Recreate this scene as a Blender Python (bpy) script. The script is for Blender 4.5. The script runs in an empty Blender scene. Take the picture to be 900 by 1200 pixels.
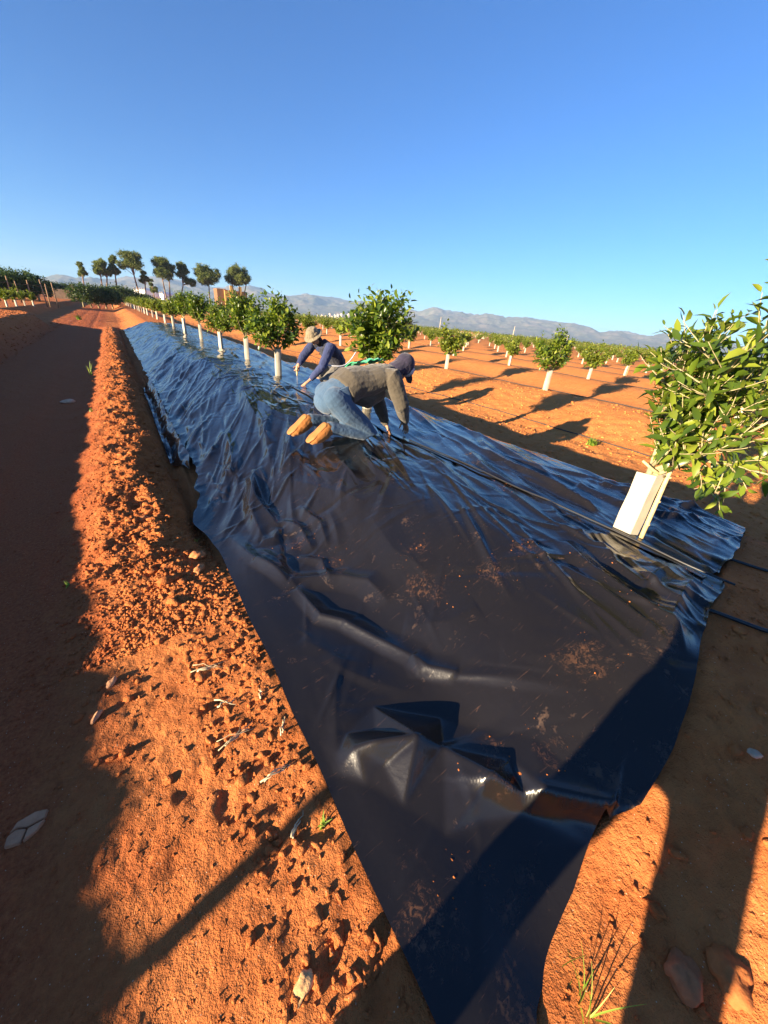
SKY_AIR=1.0; SKY_DUST=.05; SKY_OZ=2.5; K=3.0; SKY_GAMMA=1.0; SKY_TINT=(.250/K,.460/K,.755/K); SKY_STR=.1*K*.72; SUN_STR=5; EXPO=2.15; HAZE=1.4e-4; HAZE_COL=(.42,.64,1.0)
import bpy, bmesh, math, random
import numpy as np
from mathutils import Vector, Matrix
PI = math.pi
scene = bpy.context.scene
COL = scene.collection
random.seed(7)
RNG = np.random.default_rng(11)
SUN_EL = math.radians(11.5)
SUN_AZ = math.radians(8.0)          # light travels toward (cos, sin)

# ------------------------------------------------------------------ helpers
def tag(o, label=None, cat=None, group=None, kind=None):
    if label: o['label'] = label
    if cat: o['category'] = cat
    if group: o['group'] = group
    if kind: o['kind'] = kind
    return o

def empty(name, loc=(0, 0, 0), rz=0.0):
    o = bpy.data.objects.new(name, None)
    o.empty_display_size = 0.1
    COL.objects.link(o)
    o.location = loc
    o.rotation_euler = (0, 0, rz)
    return o

def link(name, me, mat=None, parent=None, smooth=True):
    o = bpy.data.objects.new(name, me)
    COL.objects.link(o)
    if mat is not None:
        for m in (mat if isinstance(mat, (list, tuple)) else [mat]):
            me.materials.append(m)
    if parent: o.parent = parent
    if smooth and len(me.polygons):
        me.polygons.foreach_set('use_smooth', np.ones(len(me.polygons), dtype=bool))
    return o

def np_mesh(name, V, F):
    """V (n,3); F: int array (m,k) or a list of arrays"""
    me = bpy.data.meshes.new(name)
    V = np.asarray(V, dtype=np.float32)
    if isinstance(F, np.ndarray): F = [F]
    F = [np.asarray(f, dtype=np.int32) for f in F if len(f)]
    me.vertices.add(len(V)); me.vertices.foreach_set('co', V.ravel())
    nl = sum(f.size for f in F); nf = sum(len(f) for f in F)
    me.loops.add(nl); me.polygons.add(nf)
    me.loops.foreach_set('vertex_index', np.concatenate([f.ravel() for f in F]))
    tot = np.concatenate([np.full(len(f), f.shape[1], dtype=np.int32) for f in F])
    st = np.concatenate([[0], np.cumsum(tot)[:-1]]).astype(np.int32)
    me.polygons.foreach_set('loop_start', st)
    try: me.polygons.foreach_set('loop_total', tot)
    except Exception: pass
    me.update(calc_edges=True)
    me.validate()
    return me

def grid_faces(nx, ny):
    i, j = np.meshgrid(np.arange(nx-1), np.arange(ny-1), indexing='ij')
    a = (i*ny + j).ravel()
    return np.stack([a, a+ny, a+ny+1, a+1], 1)

def sm(a, b, x):
    t = np.clip((x-a)/(b-a), 0, 1)
    return t*t*(3-2*t)

def _h(ix, iy, seed):
    n = (ix.astype(np.int64)*374761393 + iy.astype(np.int64)*668265263 + seed*1442695041) & 0xffffffff
    n = ((n ^ (n >> 13))*1274126177) & 0xffffffff
    n = (n ^ (n >> 16)) & 0xffffffff
    return n.astype(np.float64)/4294967295.0

def gn(x, y, seed=0):
    """2-D gradient noise, about -1..1"""
    x = np.asarray(x, float); y = np.asarray(y, float)
    x, y = np.broadcast_arrays(x, y)
    ix = np.floor(x); iy = np.floor(y); fx = x-ix; fy = y-iy
    u = fx*fx*fx*(fx*(fx*6-15)+10); v = fy*fy*fy*(fy*(fy*6-15)+10)
    def gr(dx, dy):
        a = _h(ix+dx, iy+dy, seed)*2*PI
        return np.cos(a)*(fx-dx)+np.sin(a)*(fy-dy)
    n0 = gr(0, 0)*(1-u)+gr(1, 0)*u
    n1 = gr(0, 1)*(1-u)+gr(1, 1)*u
    return (n0*(1-v)+n1*v)*1.5

def fbm(x, y, oct=4, seed=0, gain=.5):
    s = 0; a = 1.0
    for k in range(oct):
        s = s + a*gn(x*2**k+k*7.3, y*2**k-k*3.1, seed+k); a *= gain
    return s

def ridged(x, y, oct=3, seed=0, gain=.5):
    s = 0; a = 1.0
    for k in range(oct):
        s = s + a*(1-2*np.abs(gn(x*2**k+k*5.3, y*2**k+k*1.7, seed+k))); a *= gain
    return s

def cell(x, y, seed=0):
    """Worley: distance to nearest, and second nearest, id"""
    ix = np.floor(x); iy = np.floor(y)
    d1 = np.full(np.shape(x), 9.0); d2 = d1.copy(); idn = np.zeros(np.shape(x))
    for dx in (-1, 0, 1):
        for dy in (-1, 0, 1):
            cx = ix+dx; cy = iy+dy
            px = cx+_h(cx, cy, seed); py = cy+_h(cx, cy, seed+17)
            d = np.hypot(px-x, py-y); hid = _h(cx, cy, seed+31)
            m = d < d1
            d2 = np.where(m, d1, np.minimum(d2, d)); idn = np.where(m, hid, idn); d1 = np.where(m, d, d1)
    return d1, d2, idn

# ------------------------------------------------------------------ material helpers
class NT:
    def __init__(self, name):
        self.m = bpy.data.materials.new(name); self.m.use_nodes = True
        self.t = self.m.node_tree; self.t.nodes.clear()
        self.out = self.n('ShaderNodeOutputMaterial')
    def n(self, typ, **kw):
        nd = self.t.nodes.new(typ)
        for k, v in kw.items():
            if k.startswith('_'):
                setattr(nd, k[1:], v)
            else:
                nd.inputs[k.replace('9', ' ')].default_value = v
        return nd
    def l(self, a, b): self.t.links.new(a, b)
    def coord(self): return self.n('ShaderNodeNewGeometry').outputs['Position']
    def noise(self, scale, detail=4, rough=.55, vec=None, dist=0.0):
        nd = self.n('ShaderNodeTexNoise'); nd.inputs['Scale'].default_value = scale
        nd.inputs['Detail'].default_value = detail; nd.inputs['Roughness'].default_value = rough
        nd.inputs['Distortion'].default_value = dist
        if vec is not None: self.l(vec, nd.inputs['Vector'])
        return nd.outputs['Fac']
    def ramp(self, fac, stops):
        nd = self.n('ShaderNodeValToRGB'); self.l(fac, nd.inputs[0])
        el = nd.color_ramp.elements
        while len(el) < len(stops): el.new(.5)
        for e, (p, c) in zip(el, stops):
            e.position = p; e.color = (*c, 1) if not isinstance(c, (int, float)) else (c, c, c, 1)
        return nd.outputs[0]
    def mix(self, fac, a, b, typ='MIX'):
        nd = self.n('ShaderNodeMix', _data_type='RGBA', _blend_type=typ)
        for s, v in ((nd.inputs[0], fac), (nd.inputs[6], a), (nd.inputs[7], b)):
            if isinstance(v, (int, float)): s.default_value = v
            elif isinstance(v, tuple): s.default_value = (*v, 1)
            else: self.l(v, s)
        return nd.outputs[2]
    def bsdf(self, color, rough=.8, spec=.3, **kw):
        b = self.n('ShaderNodeBsdfPrincipled')
        for s, v in ((b.inputs['Base Color'], color), (b.inputs['Roughness'], rough), (b.inputs['Specular IOR Level'], spec)):
            if isinstance(v, tuple): s.default_value = (*v, 1)
            elif isinstance(v, (int, float)): s.default_value = v
            else: self.l(v, s)
        for k, v in kw.items(): b.inputs[k.replace('_', ' ')].default_value = v
        return b
    def bump(self, h, strength, dist, b):
        nd = self.n('ShaderNodeBump'); nd.inputs['Strength'].default_value = strength
        nd.inputs['Distance'].default_value = dist
        self.l(h, nd.inputs['Height']); self.l(nd.outputs[0], b.inputs['Normal'])
        return nd
    def done(self, b):
        self.l(b.outputs[0], self.out.inputs[0]); return self.m

def simple_mat(name, col, rough=.7, spec=.3, var=.25, scale=20, bump=0.0, bscale=60, obj=True):
    t = NT(name)
    v = t.n('ShaderNodeTexCoord').outputs['Object'] if obj else t.coord()
    f = t.noise(scale, 4, .6, v)
    dark = tuple(c*(1-var) for c in col); light = tuple(min(1, c*(1+var)) for c in col)
    c = t.ramp(f, [(.3, dark), (.7, light)])
    b = t.bsdf(c, rough, spec)
    if bump: t.bump(t.noise(bscale, 3, .6, v), 1.0, bump, b)
    return t.done(b)

def leaf_mat(name, c1, c2, c3, rough=.38, trans=.3, spec=.45):
    t = NT(name)
    r = t.n('ShaderNodeNewGeometry').outputs['Random Per Island']
    c = t.ramp(r, [(0, c1), (.55, c2), (1, c3)])
    b = t.bsdf(c, rough, spec)
    tr = t.n('ShaderNodeBsdfTranslucent')
    tc = t.mix(1.0, c, (1.5, 1.7, .6), 'MULTIPLY')
    t.l(tc, tr.inputs[0])
    mx = t.n('ShaderNodeMixShader'); mx.inputs[0].default_value = trans
    t.l(b.outputs[0], mx.inputs[1]); t.l(tr.outputs[0], mx.inputs[2])
    t.l(mx.outputs[0], t.out.inputs[0])
    return t.m

# ------------------------------------------------------------------ camera, world, sun
CAM_H = 1.6
R = [(0.83337669, -0.18663737, 0.52024012), (-0.54598289, -0.42435084, 0.72237736), (0.08594172, -0.88605466, -0.45554491)]
cd = bpy.data.cameras.new('camera'); cam = bpy.data.objects.new('camera', cd); COL.objects.link(cam)
cd.sensor_fit = 'VERTICAL'; cd.sensor_height = 24.0; cd.lens = 24.0*430/1200
cd.clip_start = .03; cd.clip_end = 30000
cam.matrix_world = Matrix([[R[i][0], -R[i][1], -R[i][2], (0, 0, CAM_H)[i]] for i in range(3)] + [[0, 0, 0, 1]])
scene.camera = cam

w = bpy.data.worlds.new('World'); scene.world = w; w.use_nodes = True
wt = w.node_tree; wt.nodes.clear()
sky = wt.nodes.new('ShaderNodeTexSky'); sky.sky_type = 'NISHITA'; sky.sun_disc = False
sky.sun_elevation = SUN_EL
sky.sun_rotation = math.radians(-90) - SUN_AZ
sky.altitude = 50; sky.air_density = SKY_AIR; sky.dust_density = SKY_DUST; sky.ozone_density = SKY_OZ
bg = wt.nodes.new('ShaderNodeBackground'); bg.inputs[1].default_value = SKY_STR
wo = wt.nodes.new('ShaderNodeOutputWorld')
tint = wt.nodes.new('ShaderNodeMix'); tint.data_type = 'RGBA'; tint.blend_type = 'MULTIPLY'; tint.inputs[0].default_value = 1.0
tint.inputs[7].default_value = (*SKY_TINT, 1)
gm = wt.nodes.new('ShaderNodeGamma'); gm.inputs[1].default_value = SKY_GAMMA
wt.links.new(sky.outputs[0], tint.inputs[6]); wt.links.new(tint.outputs[2], gm.inputs[0]); wt.links.new(gm.outputs[0], bg.inputs[0]); wt.links.new(bg.outputs[0], wo.inputs[0])
sd = bpy.data.lights.new('sun', 'SUN'); sun = bpy.data.objects.new('sun', sd); COL.objects.link(sun)
sd.energy = SUN_STR; sd.angle = math.radians(.53); sd.color = (1.0, .80, .55)
ldir = Vector((math.cos(SUN_AZ)*math.cos(SUN_EL), math.sin(SUN_AZ)*math.cos(SUN_EL), -math.sin(SUN_EL)))
sun.rotation_euler = ldir.to_track_quat('-Z', 'Y').to_euler()
sun.location = (-20, -5, 12)
scene.view_settings.view_transform = 'Standard'; scene.view_settings.look = 'None'
scene.view_settings.gamma = 1; scene.view_settings.exposure = EXPO
scene.view_settings.use_curve_mapping = False

# ------------------------------------------------------------------ the lie of the land
def land(X, Y):
    """large forms of the ground without fine soil texture"""
    z = 0*X + 0*Y
    foot = -2.35 - 2.0*sm(25, 31, Y) + .12*gn(Y*.35, 3.3, 5)
    hL = (.62+.02*sm(4, 1, Y))*sm(0, -.95, X-foot)
    z = z + hL*(1-.25*sm(25, 32, Y))
    # row beds left of the first mound
    z = z - .25*sm(-8, -9.5, X)*(.5+.5*np.cos(2*PI*(X+5.5)/6))
    # berm of thrown-up soil
    bs = sm(1.2, 3.6, Y)
    bw = 1-sm(27, 30, Y)
    wob = .05*gn(Y*.8, 9.1, 3)
    z = z + bw*bs*.115*np.exp(-(np.abs(X+.13-wob-.05*gn(Y*1.9, 4.4, 38))/(.24+.20*sm(-.1, -.4, X)+.06*gn(Y*2.3, 8.8, 39)))**3)
    z = z + (1-bs)*(.030*sm(-.60, -.30, X)+.075*sm(-.32, .34, X))*sm(.95, .40, X)
    z = z - bw*sm(2.0, 3.2, Y)*.12*np.exp(-((X-.29-wob)/.075)**2)
    # bed under the sheet
    up = sm(.28, 1.75, X); dn = 1-sm(3.3, 4.9, X)
    flat = .5+.035*gn(X*.7, Y*.45, 21)
    z = z + flat*up*dn*(1 + 0*Y)
    # right furrow and the next rows
    k = .5-.5*np.cos(2*PI*(X-6.4)/6.0)
    fade = np.exp(-np.maximum(X-6, 0)/60)
    z = z + np.where(X > 6.4, .38*k*fade, 0)
    z = z + .03*gn(X*.5, Y*.35, 40)*sm(5.0, 6.5, X)
    return z

def soil(X, Y):
    """ground height with soil texture"""
    z = land(X, Y)
    d = np.hypot(X-.3, Y-1)
    near = np.exp(-d/9)
    berm = np.exp(-((X+.10)/.30)**4)*sm(1.7, 3.2, Y)*(1-sm(27, 29, Y))
    field = sm(4.6, 5.4, X)
    road = sm(-.42, -.6, X)*sm(-2.5, -2.2, X)
    rough = .35 + 1.6*berm + .7*field*(1-.5*sm(7, 10, X)) - .22*road + .8*sm(-2.3, -2.8, X) + .5*sm(.6, 1.2, X)*sm(.3, -.1, Y)
    wx = X+.05*gn(X*9, Y*9, 71)+.02*gn(X*30, Y*30, 73); wy = Y+.05*gn(X*9, Y*9, 72)+.02*gn(X*30, Y*30, 74)
    c1, c2, ci = cell(wx*9, wy*9, 4)
    z = z + rough*.030*near*np.clip((c2-c1)*1.3, 0, .5)*(ci-.15)
    c1, c2, ci = cell(wx*24, wy*24, 8)
    z = z + rough*.018*near*np.clip((c2-c1)*1.3, 0, .5)*(ci-.1)+berm*near*.020*ridged(wx*7, wy*6, 3, 37)
    z = z + rough*(.020*fbm(X*4, Y*4, 3, 12) + .009*fbm(X*18, Y*18, 3, 15)*near)
    z = z + .006*fbm(X*38, Y*38, 2, 19)*np.exp(-d/2.5)
    # wheel ruts and old boot prints on the road
    z = z - road*.018*np.exp(-((X+1.0+.05*gn(Y*.5, 1.2, 2))/.14)**2) - road*.015*np.exp(-((X+1.95)/.16)**2)
    z = z + road*.012*np.maximum(0, ridged(X*3.3+Y*.9, Y*1.3, 2, 33)-.6)
    # boot prints / pulled roots along the berm in the foreground
    for (px, py, a, L, W, D) in PRINTS:
        ca, sa = math.cos(a), math.sin(a)
        u = (X-px)*ca+(Y-py)*sa; v = -(X-px)*sa+(Y-py)*ca
        z = z - .6*D*np.exp(-(u/L)**4-(v/W)**4)
    return z
PRINTS = [(.16, 1.42, .15, .11, .03, .035), (.12, 1.20, .1, .10, .03, .04), (.13, 1.02, .1, .12, .03, .035), (.20, .86, .0, .10, .025, .03),
          (.22, .70, .1, .10, .03, .035), (.02, .80, 1.3, .05, .03, .025), (-.07, .92, .6, .05, .04, .025), (.24, .56, -.5, .10, .03, .03),
          (.12, .60, .9, .06, .035, .03), (-.12, .74, .3, .06, .03, .02), (.22, .30, .4, .09, .035, .03), (.05, 1.8, .2, .09, .03, .02),
          (.26, .18, .7, .08, .03, .03), (.1, .38, 1.1, .05, .03, .02), (-.2, 1.3, .4, .07, .03, .015), (-.05, 1.55, .5, .06, .03, .02)]

def steps(a, b, s0, g=1.0, smax=1e9):
    out = [a]; s = s0; sg = 1 if b > a else -1
    while (b-out[-1])*sg > s*.5:
        out.append(out[-1]+sg*s); s = min(s*g, smax)
    return out[1:]

gx = list(reversed(steps(-.9, -3.6, .014, 1.008, .05)))
gx = list(reversed(steps(gx[0], -6000, .05, 1.07))) + gx + [-.9] + steps(-.9, .8, .0125) 
gx += steps(gx[-1], 5.2, .0125, 1.01, .04) + []
gx += steps(gx[-1], 12, .035, 1.01, .09) ; gx += steps(gx[-1], 6000, .09, 1.05)
gy = list(reversed(steps(-.35, -1.5, .015, 1.01, .05))); gy = list(reversed(steps(gy[0], -600, .06, 1.12))) + gy + [-.35]
gy += steps(gy[-1], 2.8, .0125); gy += steps(gy[-1], 12, .0125, 1.012, .07); gy += steps(gy[-1], 60, .07, 1.015, .4); gy += steps(gy[-1], 6000, .4, 1.07)
gx = np.array(gx); gy = np.array(gy)
print('terrain grid', len(gx), len(gy))
GX, GY = np.meshgrid(gx, gy, indexing='ij')
GZ = soil(GX, GY)
def under_sheet_lower(X, Y, Z):
    ye = np.interp(X, [.25, .331, .555, 1.022, 1.104, 1.32, 1.749, 2.035, 2.346, 2.9, 4.1], [-.28, -.22, -.085, .030, -.002, .030, .142, .20, .245, .34, .52])
    m = sm(.335, .40, X)*sm(3.84, 3.70, X)*sm(0, .07, Y-ye)*sm(27.6, 27, Y)
    m1 = sm(.27, .33, X)*sm(3.95, 3.84, X)*sm(-.05, .0, Y-ye)*sm(27.6, 27, Y)*(1-.9*sm(2.2, 3.2, Y)*sm(2, 1, X))
    base = land(X, Y)
    Z = np.where(m1 > 0, Z*(1-m1)+m1*np.minimum(Z, base-.002), Z)
    return Z*(1-m)+m*(base-.06)
GZ = under_sheet_lower(GX, GY, GZ)
def ground_z(x, y):
    return float(soil(np.array([float(x)]), np.array([float(y)]))[0])
def land_z(x, y):
    return float(land(np.array([float(x)]), np.array([float(y)]))[0])

def soil_material(name, mul=1.0):
    t = NT(name); p = t.coord()
    sep = t.n('ShaderNodeSeparateXYZ'); t.l(p, sep.inputs[0])
    big = t.noise(.55, 5, .6, p); mid = t.noise(6, 5, .65, p); fine = t.noise(70, 4, .7, p); grain = t.noise(260, 2, .6, p)
    c1 = t.ramp(big, [(.3, (.40*mul, .118*mul, .032*mul)), (.7, (.54*mul, .180*mul, .052*mul))])
    c2 = t.ramp(mid, [(.3, (.30*mul, .078*mul, .022*mul)), (.72, (.58*mul, .215*mul, .070*mul))])
    c = t.mix(.5, c1, c2)
    # the ploughed field to the right is a lighter, yellower soil than the fresh berm
    fm_ = t.n('ShaderNodeMapRange'); t.l(sep.outputs[0], fm_.inputs[0]); fm_.inputs[1].default_value = 4.2; fm_.inputs[2].default_value = 6.6
    c = t.mix(fm_.outputs[0], c, t.mix(.45, t.ramp(big, [(.3, (.56, .200, .050)), (.7, (.66, .265, .074))]), t.ramp(mid, [(.3, (.50, .150, .038)), (.72, (.70, .29, .088))])))
    # compacted dirt track is greyer brown; its edge follows x
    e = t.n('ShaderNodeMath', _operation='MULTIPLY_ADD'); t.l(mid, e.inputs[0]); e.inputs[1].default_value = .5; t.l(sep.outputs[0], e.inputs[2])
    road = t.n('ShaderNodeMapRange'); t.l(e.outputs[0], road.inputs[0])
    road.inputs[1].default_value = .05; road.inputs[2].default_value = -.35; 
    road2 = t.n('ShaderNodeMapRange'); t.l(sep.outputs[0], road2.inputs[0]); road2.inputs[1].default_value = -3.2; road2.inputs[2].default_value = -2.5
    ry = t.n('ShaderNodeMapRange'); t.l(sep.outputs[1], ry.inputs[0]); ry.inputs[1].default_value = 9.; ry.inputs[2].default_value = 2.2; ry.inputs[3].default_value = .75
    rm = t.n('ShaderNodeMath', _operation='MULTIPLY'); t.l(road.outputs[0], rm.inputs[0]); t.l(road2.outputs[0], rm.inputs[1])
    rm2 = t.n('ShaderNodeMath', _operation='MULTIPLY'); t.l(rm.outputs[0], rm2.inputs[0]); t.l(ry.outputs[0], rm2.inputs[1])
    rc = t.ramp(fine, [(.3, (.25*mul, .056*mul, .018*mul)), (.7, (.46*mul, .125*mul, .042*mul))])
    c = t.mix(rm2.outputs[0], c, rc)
    # pale grit specks
    v = t.n('ShaderNodeTexVoronoi'); v.inputs['Scale'].default_value = 95; t.l(p, v.inputs['Vector'])
    sp = t.ramp(v.outputs['Distance'], [(.10, 1.0), (.17, 0.0)])
    vc = t.n('ShaderNodeSeparateColor'); t.l(v.outputs['Color'], vc.inputs[0])
    gt = t.n('ShaderNodeMath', _operation='GREATER_THAN'); t.l(vc.outputs[0], gt.inputs[0]); gt.inputs[1].default_value = .84
    sm_ = t.n('ShaderNodeMath', _operation='MULTIPLY'); t.l(sp, sm_.inputs[0]); t.l(gt.outputs[0], sm_.inputs[1])
    c = t.mix(sm_.outputs[0], c, (.60*mul, .42*mul, .28*mul))
    b = t.bsdf(c, .92, .12)
    h = t.n('ShaderNodeMath', _operation='MULTIPLY_ADD'); t.l(fine, h.inputs[0]); h.inputs[1].default_value = 2.2; t.l(grain, h.inputs[2])
    h2 = t.n('ShaderNodeMath', _operation='MULTIPLY_ADD'); t.l(t.noise(22, 3, .6, p), h2.inputs[0]); h2.inputs[1].default_value = 4.0; t.l(h.outputs[0], h2.inputs[2])
    t.bump(h2.outputs[0], .9, .0055, b)
    return t.done(b)
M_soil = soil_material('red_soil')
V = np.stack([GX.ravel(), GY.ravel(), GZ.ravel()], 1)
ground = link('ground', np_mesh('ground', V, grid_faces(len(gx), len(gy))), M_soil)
tag(ground, 'bare red-orange farm soil of the orchard with a dirt track and furrows', 'ground', kind='structure')
# ------------------------------------------------------------------ the black plastic sheets
def pl_dist(X, Y, P):
    """distance to a polyline, signed side and fraction along it"""
    best = np.full(X.shape, 1e9); side = np.zeros(X.shape); fr = np.zeros(X.shape)
    P = np.array(P, float); seg = np.hypot(*(P[1:]-P[:-1]).T); cum = np.concatenate([[0], np.cumsum(seg)]); tot = cum[-1]
    for k in range(len(P)-1):
        a, b = P[k], P[k+1]; d = b-a; L2 = d@d
        t = np.clip(((X-a[0])*d[0]+(Y-a[1])*d[1])/L2, 0, 1)
        qx = X-a[0]-t*d[0]; qy = Y-a[1]-t*d[1]; dd = np.hypot(qx, qy)
        m = dd < best
        best = np.where(m, dd, best); side = np.where(m, np.sign(d[0]*qy-d[1]*qx), side)
        fr = np.where(m, (cum[k]+t*seg[k])/tot, fr)
    return best, side, fr

def crease(X, Y, P, amp, wl, wr, taper=1.0, pw=1.35):
    """sharp-crested fold: amp high, wl/wr wide on its left/right side"""
    d, s, f = pl_dist(X, Y, P)
    w_ = np.where(s > 0, wl, wr)
    env = np.sin(np.clip(f, .0, 1)*PI)**.5*taper + (1-taper)
    x = d/w_
    return amp*env*np.where(x < 1, np.abs(1-x)**pw, 0)

CREASES = [  # polyline on the ground plan, height, width left, width right
 ([(.607, 1.68), (.636, 1.377), (.715, 1.278), (.801, 1.076), (.883, .89), (.86, .80)], .044, .09, .050),
 ([(.883, .89), (.90, .80), (.98, .69)], .030, .08, .05),
 ([(.492, 2.085), (.56, 1.9), (.607, 1.682)], .035, .10, .06),
 ([(.429, 2.539), (.46, 2.3), (.492, 2.085), (.612, 1.767)], .030, .08, .06),
 ([(.612, 1.767), (.74, 1.68), (.866, 1.575), (.958, 1.433), (.974, 1.231)], .038, .09, .09),
 ([(.81, 3.404), (.77, 3.15), (.737, 2.906), (.75, 2.6), (.76, 2.37)], .055, .07, .13),
 ([(.877, 3.46), (.76, 3.1), (.658, 2.836), (.63, 2.5), (.619, 2.3)], .050, .14, .07),
 ([(.92, 4.78), (.85, 4.3), (.789, 3.949), (.697, 3.577)], .055, .09, .10),
 ([(1.473, 6.034), (1.34, 5.3), (1.288, 4.745), (1.271, 4.343)], .060, .14, .10),
 ([(1.33, 4.4), (1.20, 4.1), (1.16, 3.8)], .035, .08, .08),
 ([(.76, 2.37), (.68, 2.25), (.60, 2.3)], .035, .08, .08),
 ([(.80, 2.45), (.86, 2.2), (.84, 1.95)], .035, .06, .06),
 ([(.95, 2.5), (.99, 2.15), (.93, 1.9)], .028, .05, .06),
 ([(.74, 1.95), (.84, 1.8), (.80, 1.6)], .025, .05, .05),
 ([(1.02, 3.0), (1.18, 2.5), (1.31, 2.05)], .022, .14, .10),
 ([(1.5, 3.1), (1.42, 2.6), (1.33, 2.2)], .030, .12, .14),
 ([(1.75, 2.6), (1.62, 2.0), (1.5, 1.55)], .022, .12, .14),
 ([(1.25, 1.9), (1.18, 1.5), (1.22, 1.2)], .018, .12, .12),
 ([(1.968, .909), (1.86, .75), (1.816, .593), (1.80, .458), (1.76, .24), (1.64, .15)], .045, .09, .07),
 ([(2.10, .78), (1.98, .62), (1.95, .45)], .040, .07, .07),
 ([(1.727, .801), (1.731, .567), (1.689, .311), (1.62, .19)], .028, .08, .08),
 ([(2.284, .354), (2.05, .33), (1.80, .28), (1.627, .199)], .040, .09, .10),
 ([(2.33, .42), (2.15, .48), (1.9, .46)], .022, .08, .09),
 ([(2.36, .8), (2.2, .85), (2.02, .98)], .020, .08, .08),
 ([(2.38, 1.3), (2.2, 1.1), (2.1, .85), (2.05, .65)], .026, .06, .08),
 ([(2.15, 2.4), (1.95, 1.8), (1.66, 1.03)], .020, .10, .10),
 ([(2.3, 2.6), (2.1, 2.0), (1.93, 1.5)], .022, .08, .08),
 ([(1.15, .62), (1.3, .45), (1.5, .40)], .012, .14, .14),
 ([(.95, 1.05), (1.1, .9), (1.25, .86)], .018, .12, .14),
 ([(.50, 1.3), (.60, 1.08), (.72, .98)], .012, .10, .12),
]
def wrinkle(X, Y, right=False):
    th = math.radians(70)
    wx = .10*gn(X*1.3, Y*.6, 91)+.05*gn(X*3, Y*1.5, 92)
    a = (X+wx)*math.sin(th)-(Y)*math.cos(th); b = X*math.cos(th)+Y*math.sin(th)
    far = sm(2.6, 4.6, Y-.6*X+.4)
    mid = sm(1.2, 2.8, Y)*(1-far)
    if right: far = .45+.55*sm(2, 6, Y); mid = .3+0*X
    sharp = lambda q: np.sign(q)*np.abs(q)**1.5
    f1 = sharp(ridged(a*3.1, b*.30, 2, 51, .45))
    f2 = sharp(ridged(a*6.5+3, b*.55+.5*gn(a*2, b, 7), 2, 53, .45))
    f3 = ridged(a*14+9, b*1.3, 2, 57, .5)
    flank = .5+.5*sm(1.9, 1.2, X) if not right else .55
    h = far*flank*(.010*f1+.0015*f2)
    h = h+mid*(.006*f1+.0012*f2+.0003*f3)
    # cross drapes on the crown of the bed, beside the trees
    if not right:
        crown = sm(1.35, 1.75, X)*sm(5.5, 7.5, Y)
        h = h+crown*.008*ridged(X*.7, Y*5.5+.6*gn(X*2, Y*1.1, 61), 2, 63)
    # broad slack and fine crumple everywhere
    h = h+.014*gn(X*1.7+.4*gn(X, Y, 5), Y*1.2, 65)+.004*gn(X*4.1, Y*2.3, 66)
    q = np.maximum(0, gn(X*1.2+4, Y*1.2, 68)+.15)
    c1, c2, ci = cell(X*5+.5*gn(X*4, Y*4, 3), Y*4+.5*gn(X*4, Y*4, 9), 41)
    h = h+q*.008*(c2-c1)
    return h

def scatter_creases(X, Y, Z, spec, seed):
    """many straight taut folds: spec = (n, x0,x1,y0,y1, angle, spread, len0,len1, amp0,amp1, width)"""
    rg = np.random.default_rng(seed); xf, yf, zf = X.ravel(), Y.ravel(), Z.ravel()
    for (n, x0, x1, y0, y1, ang, spr, l0, l1, a0, a1, wd) in spec:
        for _ in range(n):
            cx, cy = rg.uniform(x0, x1), y0+(y1-y0)*rg.random()**1.5; a = math.radians(ang+rg.normal(0, spr)); L = rg.uniform(l0, l1)/2
            A = rg.uniform(a0, a1)*(1 if rg.random() < .75 else -.7); wl, wr = wd*rg.uniform(.5, 1.8), wd*rg.uniform(.3, 1.0)
            m = np.nonzero((np.abs(xf-cx) < L+.2) & (np.abs(yf-cy) < L+.2))[0]
            if not len(m): continue
            bend = rg.normal(0, .05)*L
            u = (xf[m]-cx)*math.cos(a)+(yf[m]-cy)*math.sin(a); v = -(xf[m]-cx)*math.sin(a)+(yf[m]-cy)*math.cos(a)-bend*((u/L)**2)
            t = 1-np.abs(u)/L; fan = .45+.55*(u/L*.5+.5); x = np.abs(v)/(np.where(v > 0, wl, wr)*fan*1.3)
            zf[m] += np.where((t > 0) & (x < 1), A*np.clip(t, 0, 1)**.7*np.abs(1-x)**1.2, 0)
    return zf.reshape(X.shape)

FACET_PTS = [(.443, .80, .015), (.405, .715, .03), (.45, .672, .11), (.554, .616, .135), (.652, .558, .165), (.522, .575, .030), (.587, .305, .0),
  (.791, .325, .135), (.906, .205, .085), (1.05, .045, .035), (.716, .265, .012), (.850, .200, .022), (.62, .80, .0), (.82, .60, .0), (1.02, .33, .0), (1.25, .13, .0), (.56, .70, .030), (.74, .50, .055), (.90, .33, .040),
  (.37, .80, .0), (.36, .66, .0), (.45, .56, .0), (.52, .44, .0), (.54, .27, .0), (.72, .18, .0), (.95, .04, .0), (.50, .95, .0), (.38, .90, .0), (.47, .76, .005)]
def facets(X, Y):
    from mathutils.geometry import delaunay_2d_cdt
    pts = [Vector((a, b)) for a, b, _ in FACET_PTS]
    vs, es, fs, ov, oe, of_ = delaunay_2d_cdt(pts, [], [], 0, 1e-6)
    hh = [FACET_PTS[o[0]][2] for o in ov]
    out = np.zeros(X.shape)
    for f in fs:
        (x0, y0), (x1, y1), (x2, y2) = vs[f[0]], vs[f[1]], vs[f[2]]; D = (y1-y2)*(x0-x2)+(x2-x1)*(y0-y2)
        if abs(D) < 1e-9: continue
        a = ((y1-y2)*(X-x2)+(x2-x1)*(Y-y2))/D; b = ((y2-y0)*(X-x2)+(x0-x2)*(Y-y2))/D; c = 1-a-b
        m = (a >= -1e-6) & (b >= -1e-6) & (c >= -1e-6)
        out = np.where(m, a*hh[f[0]]+b*hh[f[1]]+c*hh[f[2]], out)
    return out

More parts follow.
